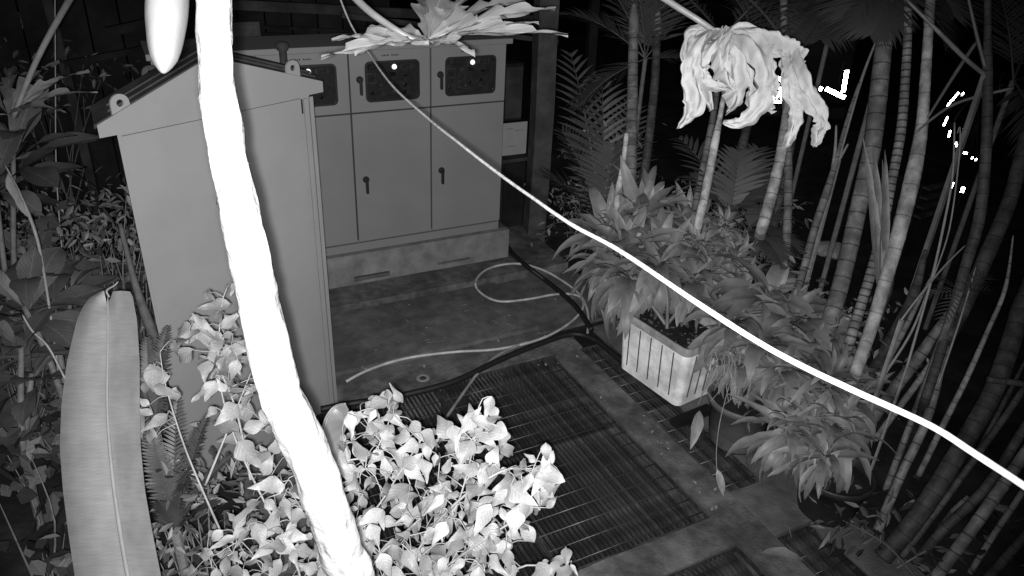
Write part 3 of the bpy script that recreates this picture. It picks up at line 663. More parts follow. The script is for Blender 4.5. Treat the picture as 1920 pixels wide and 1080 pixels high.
RB=[([(1352,64,2.38),(1322,66,2.32),(1300,95,2.28),(1292,140,2.25),(1302,190,2.25),(1288,222,2.27),(1271,241,2.3)],[.03,.05,.05,.055,.075,.035,.004]),
 ([(1350,62,2.40),(1320,58,2.44),(1298,62,2.46),(1290,105,2.47),(1305,150,2.46),(1325,180,2.42),(1332,208,2.42)],[.03,.05,.05,.05,.05,.03,.005]),
 ([(1354,66,2.36),(1330,84,2.28),(1316,120,2.24),(1325,150,2.25),(1352,168,2.28)],[.03,.045,.05,.04,.02]),
 ([(1356,66,2.36),(1352,100,2.29),(1360,140,2.26),(1366,165,2.28)],[.03,.045,.04,.008]),
 ([(1360,62,2.38),(1375,95,2.33),(1378,150,2.34),(1380,185,2.34),(1366,208,2.32)],[.035,.07,.08,.05,.006]),
 ([(1362,62,2.38),(1405,72,2.28),(1432,115,2.22),(1434,165,2.2),(1415,205,2.22),(1385,232,2.25),(1355,231,2.26)],[.04,.075,.065,.065,.05,.035,.004]),
 ([(1365,60,2.38),(1400,100,2.36),(1412,150,2.38),(1420,190,2.36),(1450,205,2.38)],[.04,.07,.07,.06,.02]),
 ([(1362,58,2.38),(1410,62,2.38),(1450,82,2.36),(1490,100,2.34),(1512,106,2.34)],[.04,.085,.075,.065,.04]),
 ([(1476,98,2.36),(1480,130,2.30),(1486,170,2.28),(1494,215,2.29),(1484,250,2.3),(1473,279,2.3)],[.06,.06,.06,.05,.03,.004]),
 ([(1482,104,2.36),(1500,140,2.28),(1522,185,2.25),(1540,225,2.26),(1532,250,2.28),(1524,273,2.3)],[.05,.055,.055,.045,.035,.008]),
 ([(1440,82,2.37),(1440,120,2.4),(1450,165,2.4),(1455,180,2.4)],[.05,.05,.04,.01])]
for k,(a_,b_) in enumerate(RB): ribbon(a_,b_,k+1,wl,.5,5,.35)
tag(wl.obj('wilted_leaf',m_wilt,pt,True),'withered pale leaf hanging crumpled among the palms')
# ------------------------------------------------------------------ white cable crossing
cp=[(628,-30,3.05),(655,40,2.95),(690,98,2.8),(735,160,2.5),(800,220,2.2),(860,268,1.95),(930,322,1.75),(1000,372,1.55),(1070,420,1.38),(1160,469,1.22),(1300,563,1.02),(1400,628,.96),(1480,674,.92),(1600,732,.86),(1740,796,.80),(1830,852,.76),(1925,914,.72),(2100,1030,.66)]
tag(mk('cable',tube([P(*q) for q in cp],[.0036]*3+[.0037]*15,12,8,lambda t_,a,L:1+.10*noise.noise(V((L*14,math.cos(a),math.sin(a))))),m_cable,None,True),'bright white cable slung diagonally from top centre to the right edge','cable')
# ------------------------------------------------------------------ banana leaf
def banana():
    rows=[(545,190,202,244,.0),(556,170,202,249,.0),(575,155,202,252,0),(600,144,203,257,0),(680,125,202,262,0),(760,115,201,262,0),(840,112,205,264,0),(920,118,214,272,0),(1000,128,226,286,0),(1080,140,240,302,0),(1180,150,258,310,0),(1300,165,280,330,0)]
    t=empty('banana_plant',V((.02,1.2,0)),'upright broad banana leaf with torn tip at lower left','banana plant')
    N=60; v=[];f=[];uv=[]; nx=9
    def row(y,k):
        for a_,b_ in zip(rows,rows[1:]):
            if a_[0]<=y<=b_[0]: return a_[k]+(b_[k]-a_[k])*(y-a_[0])/(b_[0]-a_[0])
        return rows[-1][k]
    for j in range(N+1):
        py=545+(1300-545)*j/N; dm=2.75-.55*j/N; L_,M_c,R_=row(py,1),row(py,2),row(py,3)
        for i in range(-nx,nx+1):
            u=i/nx; px=M_c+(R_-M_c)*u if u>0 else M_c+(M_c-L_)*u
            lift=(.02 if u<0 else .045)*abs(u)**1.3
            yy=py
            if j<3 and -.45<u<.2 : yy=py+(3-j)*9*(1-abs(u+.1)*2)
            if j==0 and u>.2: yy=py+4*abs(u-.6)
            v.append(P(px,yy,dm-lift+.05*abs(u)**3*(1 if u<0 else 0)+.004*noise.noise(V((u*4,j*.5,0))))); uv.append((u,j/N))
    n=2*nx+1
    for j in range(N):
        for i in range(n-1): f.append((j*n+i,j*n+i+1,(j+1)*n+i+1,(j+1)*n+i))
    lf=mk('leaf_blade',(v,f,uv),m_ban,t,True)
    mid=[P(row(y,2),y,2.75-.55*(y-545)/755-.004) for y in (556,640,760,880,1000,1120,1300)]
    mk('midrib',tube(mid,[.002,.004,.005,.007,.008,.010],8,5),m_banrib,t,True)
    g=mid[-1]; t.location=V((g.x,g.y-.15,0))
    for o in t.children: adopt(o,t)
    o=mk('leaf_stalk',tube([V((g.x,g.y-.15,0)),V((g.x,g.y-.12,.5)),g],[.03,.022,.009],10,6),m_stem,t,True)
    tip=P(205,557,2.74); mk('leaf_tip',tube([tip,P(200,545,2.74),P(215,535,2.73),P(222,528,2.73)],[.003,.004,.003,.001],5,4),m_banrib,t,True)
banana()
# ------------------------------------------------------------------ planters and potted dracaenas
drl=[leafmesh('dracaena_leaf','lance',.22,m_drac,dr,.35,.05,9,2,20+i) for i,dr in enumerate((.3,.6,.9,1.2,.45))]
drl3=[leafmesh('dracaena_leaf','lance',.19,m_drac2,dr,.3,.08,9,2,50+i) for i,dr in enumerate((.5,.9,1.3,1.7,.7))]
drl2=[leafmesh('dracaena_leaf','lance',.25,m_drac2,dr,.3,.06,9,2,40+i) for i,dr in enumerate((.7,1.0,1.3,1.6,.9))]
def rosette(t,c,n,L,meshes,r,emin=-50,emax=75,axis=None,spread=.05,skip=None):
    for k in range(n):
        q=(k+.5)/n; el=math.radians(emax+(emin-emax)*q**.85+r.uniform(-12,12)); az=k*2.39996+r.uniform(-.35,.35)
        di=V((math.cos(az)*math.cos(el),math.sin(az)*math.cos(el),math.sin(el)))
        if skip and skip(di) and r.random()<.8: continue
        pos=c+V((0,0,-q*.10))+V((di.x,di.y,0))*.015+rvec(r)*spread*.3
        nr=(V((0,0,1))+di*-.0+rvec(r)*.35).normalized() if el<1.1 else (TOCAM+rvec(r)*.4)
        inst('leaf',r.choice(meshes),orient(pos,di,nr,L*1.12*r.uniform(.7,1.15)*(1-.25*(q<.15)),r.uniform(.85,1.2)),t)
def dracaena(name,label,base,heads,L,meshes,cat='plant',group=None,seed=1,n=26,emin=-50,emax=75,mst=None):
    r=random.Random(seed); t=empty(name,base,label,cat,group)
    for h in heads:
        c=P(*h[:3]); nn_=h[3] if len(h)>3 else n; l_=h[4] if len(h)>4 else L; em=h[5] if len(h)>5 else emin
        if base: 
            m_=base.lerp(c,.5)+V((r.uniform(-.04,.04),r.uniform(-.04,.04),.02)); mk('stem',tube([base+V((r.uniform(-.04,.04),r.uniform(-.04,.04),0)),m_,c],[.014,.012,.010],8,5),mst or m_shaft,t,True)
        rosette(t,c,nn_,l_,meshes,r,em,emax)
    return t
# white planter box
A=G(1160,690); B=G(1268,768); u_=(B-A); u_.z=0; Lp=u_.length; u_.normalize(); v_=V((-u_.y,u_.x,0)); 
if v_.x<0: v_=-v_
Wp=.40; Hp=.52
t=empty('planter_box',A+u_*Lp/2+v_*Wp/2,'rectangular white ribbed planter box on the steel grating','planter')
def pbx(s,w_,z,fl): # flared box coordinates
    e=.03*fl*z/Hp; return A+u_*(s*Lp)+v_*(w_*Wp)+u_*(e*(2*s-1))+v_*(e*(2*w_-1))+V((0,0,z))
def rloop(z,fl,ins=0,r=.05,n=7):
    pts=[]
    for cs,cw_,a0 in ((1,1,0),(0,1,90),(0,0,180),(1,0,270)):
        for k in range(n+1):
            a=math.radians(a0+90*k/n); e=.03*fl*z/Hp
            s=(Lp+2*e-2*ins)*cs-e+ins; w2=(Wp+2*e-2*ins)*cw_-e+ins
            cx=s+(-r if cs else r); cy=w2+(-r if cw_ else r); pts.append(A+u_*(cx+r*math.cos(a))+v_*(cy+r*math.sin(a))+V((0,0,z+.004)))
    return pts
loops=[rloop(.0,1,.03),rloop(.015,1),rloop(.10,1),rloop(.2,1),rloop(.455,1),rloop(.46,1,-.016),rloop(.512,1,-.018),rloop(.52,1,-.010),rloop(.512,1,.015),rloop(.25,1,.02)]
v=[];f=[];n=len(loops[0])
for j,l in enumerate(loops):
    v+=l
    if j:
        for k in range(n): f.append(((j-1)*n+k,(j-1)*n+(k+1)%n,j*n+(k+1)%n,j*n+k))
f.append(tuple(range(n)))
shell=mk('shell',(v[:6*n],[q for q in f if max(q)<6*n]),m_plant,t,False)
mk('rim',(v[5*n:],[tuple(i-5*n for i in q) for q in f if min(q)>=5*n]),m_plant2,t,True)
mk('soil',(rloop(.45,1,.012),[tuple(range(n))]),m_soil,t)
m_groove=M_('planter_groove_dark',.06,.7)  # dark tone of the thin bars that mark the grooves
for k in range(5):
    q=(.14+.18*k)*Lp; mk('groove',bar(A+u_*q+V((0,0,.08))-v_*.0076,A+u_*q+V((0,0,.44))-v_*.0284,.006,.008,V((0,0,1))),m_groove,t)
for k in range(4):
    q=(.2+.2*k)*Wp; mk('groove',bar(B+v_*q+V((0,0,.08))+u_*.0076,B+v_*q+V((0,0,.44))+u_*.0284,.006,.008,V((0,0,1))),m_groove,t)
# debris in the planter
for k in range(60):
    pass
lt=MB()
for k in range(90):
    p=A+u_*R.uniform(.05,Lp-.05)+v_*R.uniform(.05,Wp-.05)+V((0,0,.456+R.uniform(0,.02))); dr_=rvec(); dr_.z*=.3; s=R.uniform(.02,.06); x=dr_.cross(V((0,0,1))).normalized()*s*.25
    lt.add(([p,p+dr_*s*.5+x,p+dr_*s,p+dr_*s*.5-x],[(0,1,2,3)],[(0,0),(1,.5),(0,1),(-1,.5)]))
tag(lt.obj('leaf_litter',m_shrub,t),None,None,None,'stuff')
# dark blocks under the planter end
t=empty('wooden_block',G(1300,790),'dark flat block on the grating before the white planter','block')
gq=G(1262,800,.0); gr=G(1330,772,.0); mk('block',bar(gq+V((0,0,.025)),gr+V((0,0,.025)),.07,.05),m_woodd,t)
def pot(px,py,r_,h,label,m=m_pot,group=None):
    c=G(px,py); t=empty('plant_pot',c,label,'plant pot',group); M=Matrix.Translation(c)
    mk('pot_wall',lathe([(.01,.002),(r_*.72,.002),(r_*.76,.03),(r_*.95,h-.05),(r_*1.0,h-.045),(r_*1.04,h),(r_*1.0,h+.004),(r_*.94,h),(r_*.92,h-.06)],40,M,lambda a,z:1+.008*math.sin(a*3+z*20)),m,t,True)
    mk('soil',lathe([(.001,h-.045),(r_*.93,h-.05)],24,M),m_soil,t); return c
c1=pot(1375,825,.22,.36,'round dark pot right of the white planter under drooping leaves')
c2=pot(1545,955,.21,.30,'round dark pot lowest on the right, on the soil beside the kerb',M_('black_pot_plastic',.015,.5,.25,12,.3))
plA=A+u_*Lp*.5+v_*Wp*.5+V((0,0,.45))
dracaena('dracaena','big dracaena with broad upright leaves behind the white planter',G(1190,520),[(1205,405,6.1,56,.46,-45),(1140,430,6.1,40,.42,-60),(1290,430,6.2,40,.44,-50),(1170,470,5.9,50,.46,-60),(1125,480,6.0,26,.34,-75),(1240,470,5.9,40,.42,-70)],.42,drl,group='dracaenas around the planter',seed=2,emin=-35,emax=82)
dracaena('dracaena','dracaena in the white planter with leaves hanging over its left side',plA+V((-.02,.05,0)),[(1180,515,5.55,52,.42,-85),(1235,495,5.5,50,.40,-80),(1300,520,5.5,40,.34,-60),(1160,510,5.6,30,.34,-85)],.34,drl2,group='dracaenas around the planter',seed=3,emin=-80,emax=40)
dracaena('dracaena','small-leaved dracaena between the planter and the drooping palm frond',G(1385,600),[(1345,455,5.8,40,.25),(1380,480,5.7,40,.24),(1330,500,5.6,36,.24),(1400,530,5.5,40,.26),(1310,460,5.8,36,.27),(1360,420,5.8,36,.25)],.22,drl,group='dracaenas around the planter',seed=4,emin=-60,emax=70)
dracaena('dracaena','wide dracaena with drooping leaves filling the round dark pot',c1+V((0,0,.3)),[(1375,600,5.0,36,.36),(1440,555,5.1,42,.42),(1430,640,4.8,44,.34,-60),(1385,670,4.8,28,.24,-60),(1490,600,5.0,48,.44),(1470,690,4.7,44,.34,-85),(1530,640,4.9,46,.40,-60)],.3,drl2,group='dracaenas around the planter',seed=5,emin=-75,emax=60)
dracaena('dracaena','low dracaena with arching narrow leaves in the lowest pot',c2+V((0,0,.26)),[(1520,790,4.35,52,.32),(1570,800,4.3,52,.32),(1480,800,4.35,44,.32,-70),(1595,750,4.5,46,.34),(1545,850,4.2,44,.24,-85),(1550,720,4.5,46,.34,-50)],.26,drl3,group='dracaenas around the planter',seed=6,emin=-75,emax=60)
# aerial roots under the pot plants
t=empty('dry_roots',c1+V((0,0,.35)),'tangle of pale dry roots hanging over the round dark pot','roots'); rb=MB()
for k in range(46):
    px=R.uniform(1335,1410); py=R.uniform(640,715); dd0=R.uniform(4.62,4.75); l_=R.uniform(.3,1); p=P(px,py,dd0)
    rb.add(tube([p,P(px-R.uniform(-14,18)*l_,py+R.uniform(14,40)*l_,dd0-.03),P(px-R.uniform(-10,34)*l_,py+R.uniform(45,85)*l_,dd0)],R.uniform(.0014,.003),4,3,cap=False))
mk('root_tangle',(rb.v,rb.f,rb.u),m_stem,t)
mk('long_root',tube([P(1368,720,4.65),P(1350,790,4.6),P(1343,850,4.6),P(1346,900,4.55)],.003,5,5),m_stem,t,True)
inst('dry_leaf',leafmesh('dry_leaf','lance',.3,m_drac,.3,.3,.1,8,2,99),orient(P(1345,880,4.52),P(1358,930,4.5)-P(1345,880,4.52),TOCAM,.17),t)
def fallen(px,py,z,L,ang,label,wd=.4):
    g=G(px,py,z); di=V((math.cos(ang),math.sin(ang),.05)); o=inst('fallen_leaf',leafmesh('fallen_leaf','lance',wd,m_drac,.15,.25,.1,8,2,int(px)),orient(g,di,V((0,0,1)),L),None); tag(o,label,'leaf')
fallen(1428,1035,.02,.24,-.75,'dry pale leaf lying on the concrete beam at the bottom edge',.4)
inst_l=inst('hanging_leaf',leafmesh('hanging_leaf','lance',.3,m_drac,.4,.3,.1,8,2,77),orient(P(1312,770,4.7),P(1300,830,4.6)-P(1312,770,4.7)+V((0,0,0)),TOCAM,.26),None); tag(inst_l,'broad dry leaf leaning against the round dark pot','leaf')
g=G(1557,478); o=mk('garden_stone',lathe([(.002,0),(.12,.01),(.16,.05),(.13,.10),(.06,.13),(.002,.135)],12,Matrix.Translation(g)@Matrix.Scale(1.2,4,(1,0,0)),lambda a,z:1+.2*math.sin(a*3+z*20)),m_stone,None); tag(o,'single pale stone on the dark ground between the canes','stone')
# ------------------------------------------------------------------ palms
def frond(name,t,base,d0,L,nl,ll,lw,m,droop=.8,r=R,vee=.5,mst=None,sag=.4,gap=.12):
    mb=MB(); pts=[]; p=base.copy(); d=d0.normalized(); n=16
    for i in range(n+1):
        pts.append(p.copy()); d=(d+V((0,0,-droop/n*(.3+1.4*i/n)))).normalized(); p=p+d*(L/n)
    mb.add(tube(pts,[.010*L,.007*L,.004*L,.0015*L],5,1,cap=False))
    for k in range(nl):
        q=gap+(1-gap)*(k+.5)/nl; i=min(int(q*n),n-1); a=pts[i].lerp(pts[i+1],q*n-i); dd_=(pts[i+1]-pts[i]).normalized()
        sx=dd_.cross(V((0,0,1)))
        if sx.length<.05: sx=rt.copy()
        sx.normalize(); uu=sx.cross(dd_)
        for s in (-1,1):
            l_=ll*(math.sin(math.pi*(.12+.86*q))**.6)*r.uniform(.85,1.1); di=(dd_*(.55+.5*q)+sx*s*1.0+uu*vee*.6+rvec(r)*.07).normalized()
            w_=lw*r.uniform(.8,1.2); pp=a; v=[];uv=[];wv=(dd_-di*dd_.dot(di)).normalized()
            for j in range(5):
                tt=j/4; ww=w_*(.35+.65*math.sin(math.pi*min(1,tt*.8+.15)))*(1-tt**3)
                v+= [pp-wv*ww/2,pp+wv*ww/2]; uv+=[(-1,tt),(1,tt)]
                di=(di+V((0,0,-sag*.25))).normalized(); pp=pp+di*(l_/4)
            mb.add((v,[(0,1,3,2),(2,3,5,4),(4,5,7,6),(6,7,9,8)],uv))
    return mb.obj(name,m,t,False)
def palm(label,pts,wpx,m,fronds=0,shaft=None,seed=1,top=True,name='areca_palm',L=1.3,ext=90,group='ringed palm canes on the right',fm=None,aim=None,top_taper=1):
    """pts from top to bottom: (px,py,depth)"""
    r=random.Random(seed); q=[P(*p) for p in pts]
    last=q[-1]; dv=(q[-1]-q[-2])
    if last.z>.02:
        a_,b_=pts[-2],pts[-1]; ln=math.hypot(b_[0]-a_[0],b_[1]-a_[1]); stp=ext
        nb=G(b_[0]+(b_[0]-a_[0])/ln*stp,b_[1]+(b_[1]-a_[1])/ln*stp,-.03); mid=last.lerp(nb,.5); q+=[mid,nb]
    base=q[-1]; t=empty(name,V((base.x,base.y,0)),label,'palm',group)
    D=[p[2] for p in pts]; ws_=.73 if pts[-1][0]>1500 else .9; rad=[ws_*wpx[min(i,len(wpx)-1)]*D[i]/FPX/2*(top_taper if i==0 else 1) for i in range(len(pts))]; rad+= [rad[-1]]*(len(q)-len(pts))
    rv=list(reversed(q)); rr=list(reversed(rad)); per=.11 if m is not m_ringd else .09
    def fn(t_,a,L_):
        x=(L_/per)%1; return 1+.05*math.exp(-((x-.04)/.06)**2)+.05*math.exp(-((x-1.0)/.06)**2)+.03*noise.noise(V((L_*3,a,seed)))
    mk('trunk',tube(rv,rr,12,14,fn),m,t,True)
    tp_=q[0]; dr=(q[0]-q[1]).normalized()
    if shaft: mk('crownshaft',tube([tp_-dr*.02,tp_+dr*shaft*.5,tp_+dr*shaft],[rad[0]*1.15,rad[0]*1.1,rad[0]*.4],10,4),m_shaft,t,True); tp_=tp_+dr*shaft
    for k in range(fronds):
        az=k*2.4+seed; dz=r.uniform(.5,1.6); di=V((math.cos(az),math.sin(az),dz))
        frond('frond',t,tp_,di,L*r.uniform(.8,1.2),26,L*.30,L*.018,fm or m_frond,r.uniform(.9,1.6),r,mst=m_stem)
    return t
r_=m_ring
palm('thickest ringed palm trunk, rising through the upper right beside the spear leaf',[(1662,-60,4.9),(1660,45,4.9),(1650,150,4.9),(1636,270,4.9),(1612,380,4.9),(1580,520,4.85),(1545,640,4.8)],[36,38,44,44,42,42,44],m_ring,5,.3,1,L=1.5)
palm('slender palm cane with bright stripes just right of the thickest trunk',[(1700,-60,4.7),(1702,40,4.7),(1700,110,4.7),(1690,240,4.7),(1672,340,4.7),(1645,470,4.7),(1612,580,4.7),(1590,650,4.7)],[18,20,22,24,24,26,26,26],ringmat('striped_cane',.14,.045,.25,.3),3,.2,2,L=1.2)
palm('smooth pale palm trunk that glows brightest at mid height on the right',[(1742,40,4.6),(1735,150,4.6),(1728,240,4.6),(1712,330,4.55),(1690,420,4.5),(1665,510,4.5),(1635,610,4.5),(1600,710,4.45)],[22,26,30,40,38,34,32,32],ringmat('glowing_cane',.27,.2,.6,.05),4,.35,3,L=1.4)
palm('straight slim palm stem near the right edge with a long branch forking left',[(1852,-60,4.4),(1852,60,4.4),(1852,140,4.4),(1850,260,4.4),(1838,400,4.4),(1810,500,4.4),(1770,640,4.35),(1735,750,4.3)],[18,18,24,26,28,26,24,24],m_ringd,4,.0,4,L=1.3)
palm('dark thick cane behind the slim stem at the right edge',[(1925,250,4.6),(1895,370,4.55),(1850,480,4.5),(1800,590,4.45),(1770,640,4.4)],[34,36,38,36,34],m_ringd,0,None,5)
palm('ringed palm cane left of the hanging wilted leaf with dark bands',[(1188,60,6.6),(1186,160,6.6),(1184,250,6.5),(1182,340,6.4),(1182,380,6.4)],[20,22,24,26,26],m_ring,5,.25,6,L=1.5,group='palm canes behind the dracaenas')
palm('dark slanting cane just right of the banded cane behind the dracaena',[(1232,60,6.7),(1228,150,6.7),(1218,250,6.6),(1205,350,6.5),(1200,390,6.4)],[16,18,18,20,20],m_ringd,4,.2,7,L=1.4,group='palm canes behind the dracaenas')
palm('short bright thin cane against the left side of the banded cane',[(1175,250,6.0),(1168,310,6.0),(1160,352,6.0),(1155,390,5.9)],[10,11,13,13],ringmat('bright_thin_cane',.42,.12,.6),0,None,8,group='palm canes behind the dracaenas')
palm('dim ringed cane directly under the wilted leaf',[(1352,100,6.2),(1340,200,6.1),(1325,280,6.1),(1305,380,6.0),(1298,430,6.0)],[12,13,14,15,15],m_ring,2,.15,9,L=1.2,group='palm canes behind the dracaenas')
palm('pale smooth cane with leaf nodes rising from the dracaenas under the wilted leaf',[(1362,150,5.9),(1350,220,5.9),(1340,270,5.85),(1325,350,5.8),(1308,425,5.75)],[9,11,17,18,18],ringmat('pale_young_cane',.42,.3,.6,.05),0,.3,10,group='palm canes behind the dracaenas')
palm('ringed cane with a swollen collar below the right half of the wilted leaf',[(1412,150,6.3),(1402,230,6.3),(1390,280,6.2),(1382,320,6.2),(1362,400,6.1),(1350,440,6.1)],[18,18,20,20,16,16],m_ringd,3,.3,11,L=1.1,group='palm canes behind the dracaenas')
palm('straight upright cane running up to the top edge right of the wilted leaf',[(1470,-60,5.9),(1470,60,5.9),(1474,200,5.8),(1478,320,5.8),(1476,430,5.7),(1472,500,5.7)],[16,16,16,17,18,18],m_ring,4,.2,12,L=1.4,group='palm canes behind the dracaenas')
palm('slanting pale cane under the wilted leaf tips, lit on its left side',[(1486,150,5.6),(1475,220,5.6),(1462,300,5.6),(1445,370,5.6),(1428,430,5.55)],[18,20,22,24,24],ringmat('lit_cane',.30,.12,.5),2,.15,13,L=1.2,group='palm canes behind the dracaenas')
palm('dim cane tucked behind the slanting pale cane',[(1492,220,6.2),(1478,300,6.2),(1460,380,6.1),(1448,440,6.1)],[16,16,16,16],m_ringd,0,None,14,group='palm canes behind the dracaenas')
palm('young thin palm stem forking at mid height left of the thickest trunk',[(1612,155,5.3),(1590,220,5.3),(1568,300,5.3),(1550,360,5.25),(1530,420,5.2),(1508,500,5.2),(1490,560,5.1)],[6,8,10,16,16,16,16],m_ring,0,None,15)
CN=[([(1680,460,4.8),(1662,545,4.75),(1625,640,4.7),(1590,718,4.6)],[24,28,30,30],m_ringd,'dark cane leaning right, first below the dracaena edge'),
([(1735,470,4.6),(1712,556,4.55),(1668,640,4.5),(1622,722,4.45)],[26,28,30,30],m_ringd,'dark cane leaning right, second below the dracaena edge'),
([(1745,520,4.4),(1702,606,4.35),(1668,670,4.3),(1635,735,4.3)],[10,14,15,15],m_ringb,'thin pale blotched cane between two dark leaning canes'),
([(1800,560,4.4),(1780,592,4.35),(1722,670,4.3),(1660,752,4.2),(1600,835,4.1)],[26,28,30,30,30],m_ring,'ringed cane leaning strongly right, crossed by the white cable'),
([(1770,640,4.2),(1740,690,4.15),(1700,745,4.1),(1640,825,4.0)],[12,16,16,16],m_ringb,'short thin pale cane beside the strongly leaning cane'),
([(1806,500,4.3),(1795,560,4.25),(1770,655,4.2),(1740,780,4.05),(1690,890,3.95),(1645,995,3.85)],[20,24,24,22,22,24],m_ring,'long ringed cane reaching from the right stem down to the bottom'),
([(1900,440,4.3),(1885,540,4.2),(1850,625,4.15),(1812,710,4.1),(1772,790,4.0),(1722,892,3.9)],[8,10,12,14,15,15],m_ringb,'slim pale beaded cane leaning at the right, like a string of joints'),
([(1945,480,4.2),(1915,580,4.1),(1866,725,3.95),(1800,842,3.85),(1722,965,3.75),(1655,1045,3.65)],[46,46,46,46,46,46],m_ringd,'thick dark cane leaning along the right side down to the corner'),
([(1960,655,4.0),(1912,740,3.95),(1842,840,3.85),(1762,950,3.75),(1690,1045,3.65)],[14,16,17,17,17],m_ringd,'thin dark cane right beside the thick leaning cane'),
([(1970,720,3.9),(1922,800,3.85),(1850,912,3.75),(1772,990,3.65),(1715,1055,3.6)],[22,22,24,24,24],m_ringd,'medium dark cane leaning in the lower right'),
([(1975,770,3.8),(1922,850,3.75),(1868,928,3.7),(1802,1020,3.6),(1745,1095,3.5)],[28,28,30,30,30],m_ring,'broad grey cane leaning in the lower right corner'),
([(1960,840,3.7),(1912,930,3.65),(1870,992,3.6),(1818,1075,3.5)],[13,15,15,15],m_ring,'thin grey cane nearest the lower right corner but one'),
([(1975,940,3.6),(1922,1005,3.55),(1850,1085,3.45)],[20,22,22],m_ringd,'dark cane cutting the lower right corner'),
([(1935,650,4.6),(1890,740,4.5),(1830,850,4.4),(1770,930,4.3)],[10,12,12,12],m_ringd,'very dim thin cane behind the thick leaning cane'),
([(1700,880,4.1),(1670,930,4.05),(1650,990,4.0)],[14,18,20],m_ringb,'short pale cane stub standing in the dark lower right'),
([(1722,760,4.3),(1705,800,4.25),(1690,840,4.2),(1660,920,4.1)],[12,16,16,16],m_ring,'short cut cane with jagged top below the white cable'),
([(1815,930,3.9),(1790,960,3.85),(1760,1000,3.8)],[20,22,22],m_ring,'stubby grey cane low between the leaning canes')]
for k,(a_,w_,m__,lb_) in enumerate(CN):
    xe,ye=a_[-1][:2]; dg=(G(xe,ye)-CAM).dot(fw); n_=len(a_)
    a_=[(x,y,dg-(dg-max(d_*1.06,dg*.86))*((n_-1-i)/(n_-1))**.8-.02) for i,(x,y,d_) in enumerate(a_)]
    palm(lb_,a_,w_,m__,0,None,30+k,ext=12,top_taper=.35)
# thin branches and split stems
def twigs(label,lines,m,name='bare_branch',cat='branch',group=None):
    base=P(*lines[0][0][-1]); t=empty(name,V((base.x,base.y,0)),label,cat,group)
    for pts,wp in lines: mk('branch',tube([P(*q) for q in pts],[wp*pts[0][2]/FPX/2*s for s in (.6,1,1)],6,6),m,t,True)
    g=P(*lines[0][0][-1]); mk('root_stem',tube([g,V((g.x,g.y,-.02))],wp*.003,5,1),m,t)
twigs('fine forked stem arching left of the right edge palm',[([(1790,230,4.2),(1786,330,4.2),(1770,420,4.2),(1745,530,4.15),(1700,690,4.1)],5),([(1795,250,4.2),(1800,240,4.2),(1798,300,4.2),(1780,430,4.2),(1750,520,4.15)],3)],m_stem)
twigs('long stalks reaching from the slim stem across the upper right',[([(1700,0,4.3),(1760,60,4.3),(1810,110,4.35),(1846,140,4.4)],9),([(1740,220,4.5),(1790,140,4.5),(1830,80,4.5)],7),([(1715,250,4.5),(1790,195,4.5),(1900,165,4.4)],6),([(1812,-20,4.3),(1830,60,4.35),(1848,130,4.4)],7)],m_shaft)
twigs('thin split stems crossing below the glowing trunk',[([(1810,460,4.2),(1770,500,4.15),(1720,560,4.1),(1690,600,4.1)],4),([(1830,500,4.3),(1800,600,4.25),(1760,720,4.2)],4),([(1745,530,4.4),(1710,620,4.35),(1660,700,4.3)],5)],m_stem)
# young stem forks left of the thickest trunk
twigs('small forked leaf stalks on the young palm stem',[([(1650,60,5.3),(1615,150,5.3),(1572,300,5.3)],6),([(1568,235,5.3),(1566,280,5.3),(1560,320,5.3)],6),([(1590,270,5.3),(1576,295,5.3),(1560,318,5.3)],6)],m_stem)
# spear leaf
def blades(name,label,base,tips,wd,m,cat='plant',group=None):
    b_=P(*base); t=empty(name,V((b_.x,b_.y,0)),label,cat,group); 
    mk('stalk',tube([b_,V((b_.x,b_.y,b_.z*.5)),V((b_.x,b_.y,-.02))],.012,7,3),m_stemd,t)
    for k,tp_ in enumerate(tips):
        T=P(*tp_); me=leafmesh('blade','lance',wd,m,.12,.5,.02,8,1,k); inst('blade',me,orient(b_,T-b_,TOCAM,(T-b_).length),t)
blades('spear_leaf','tall folded young palm leaf standing before the thickest trunk',(1650,560,4.55),[(1606,262,4.6),(1622,275,4.6),(1640,285,4.6),(1652,300,4.6),(1662,330,4.6),(1615,300,4.55)],.07,m_shaft)
# fronds seen in view without their own trunk: juvenile palms
def seedling(label,base,frs,L,m,name='juvenile_palm',group='young palms among the canes',ll=.28,lw=.02,nl=20,seed=1,droop=.9,seg=None):
    r=random.Random(seed); b_=P(*base) if len(base)==3 else G(*base); t=empty(name,V((b_.x,b_.y,0)),label,'palm',group)
    if b_.z>.05: mk('stem',tube([b_,V((b_.x,b_.y,b_.z*.5)),V((b_.x,b_.y,-.02))],.02,8,3),m_stemd,t)
    for k,f_ in enumerate(frs):
        if len(f_)==3: T=P(*f_); d_=(T-b_); frond('frond',t,b_,d_.normalized()+V((0,0,droop*.35)),d_.length*1.05,nl,ll,lw,m,droop,r)
        else: frond('frond',t,b_,V(f_[:3]),f_[3],nl,ll,lw,m,droop,r)
seedling('young palm with comb-like fronds behind the grey post',(1130,420,7.2),[(1075,110,7.2),(1130,160,7.0),(1060,250,7.0),(1180,200,7.4),(1030,330,6.9),(1150,280,6.8)],1,m_frond,ll=.42,lw=.035,nl=18,seed=3,droop=.5)
seedling('small palm with drooping frond above the small-leaved dracaena',(1400,430,5.9),[(1470,500,5.5),(1500,470,5.7),(1440,400,5.9),(1500,410,6.0),(1350,400,5.9)],1,m_frond,ll=.22,lw=.022,nl=26,seed=4,droop=1.1)
seedling('young palm with stiff leaflets right of the pale smooth cane',(1370,400,6.0),[(1385,290,6.0),(1430,320,6.0),(1445,350,6.0),(1300,330,6.1),(1280,260,6.2),(1420,280,6.1)],1,m_frond,ll=.30,lw=.035,nl=12,seed=5,droop=.6)
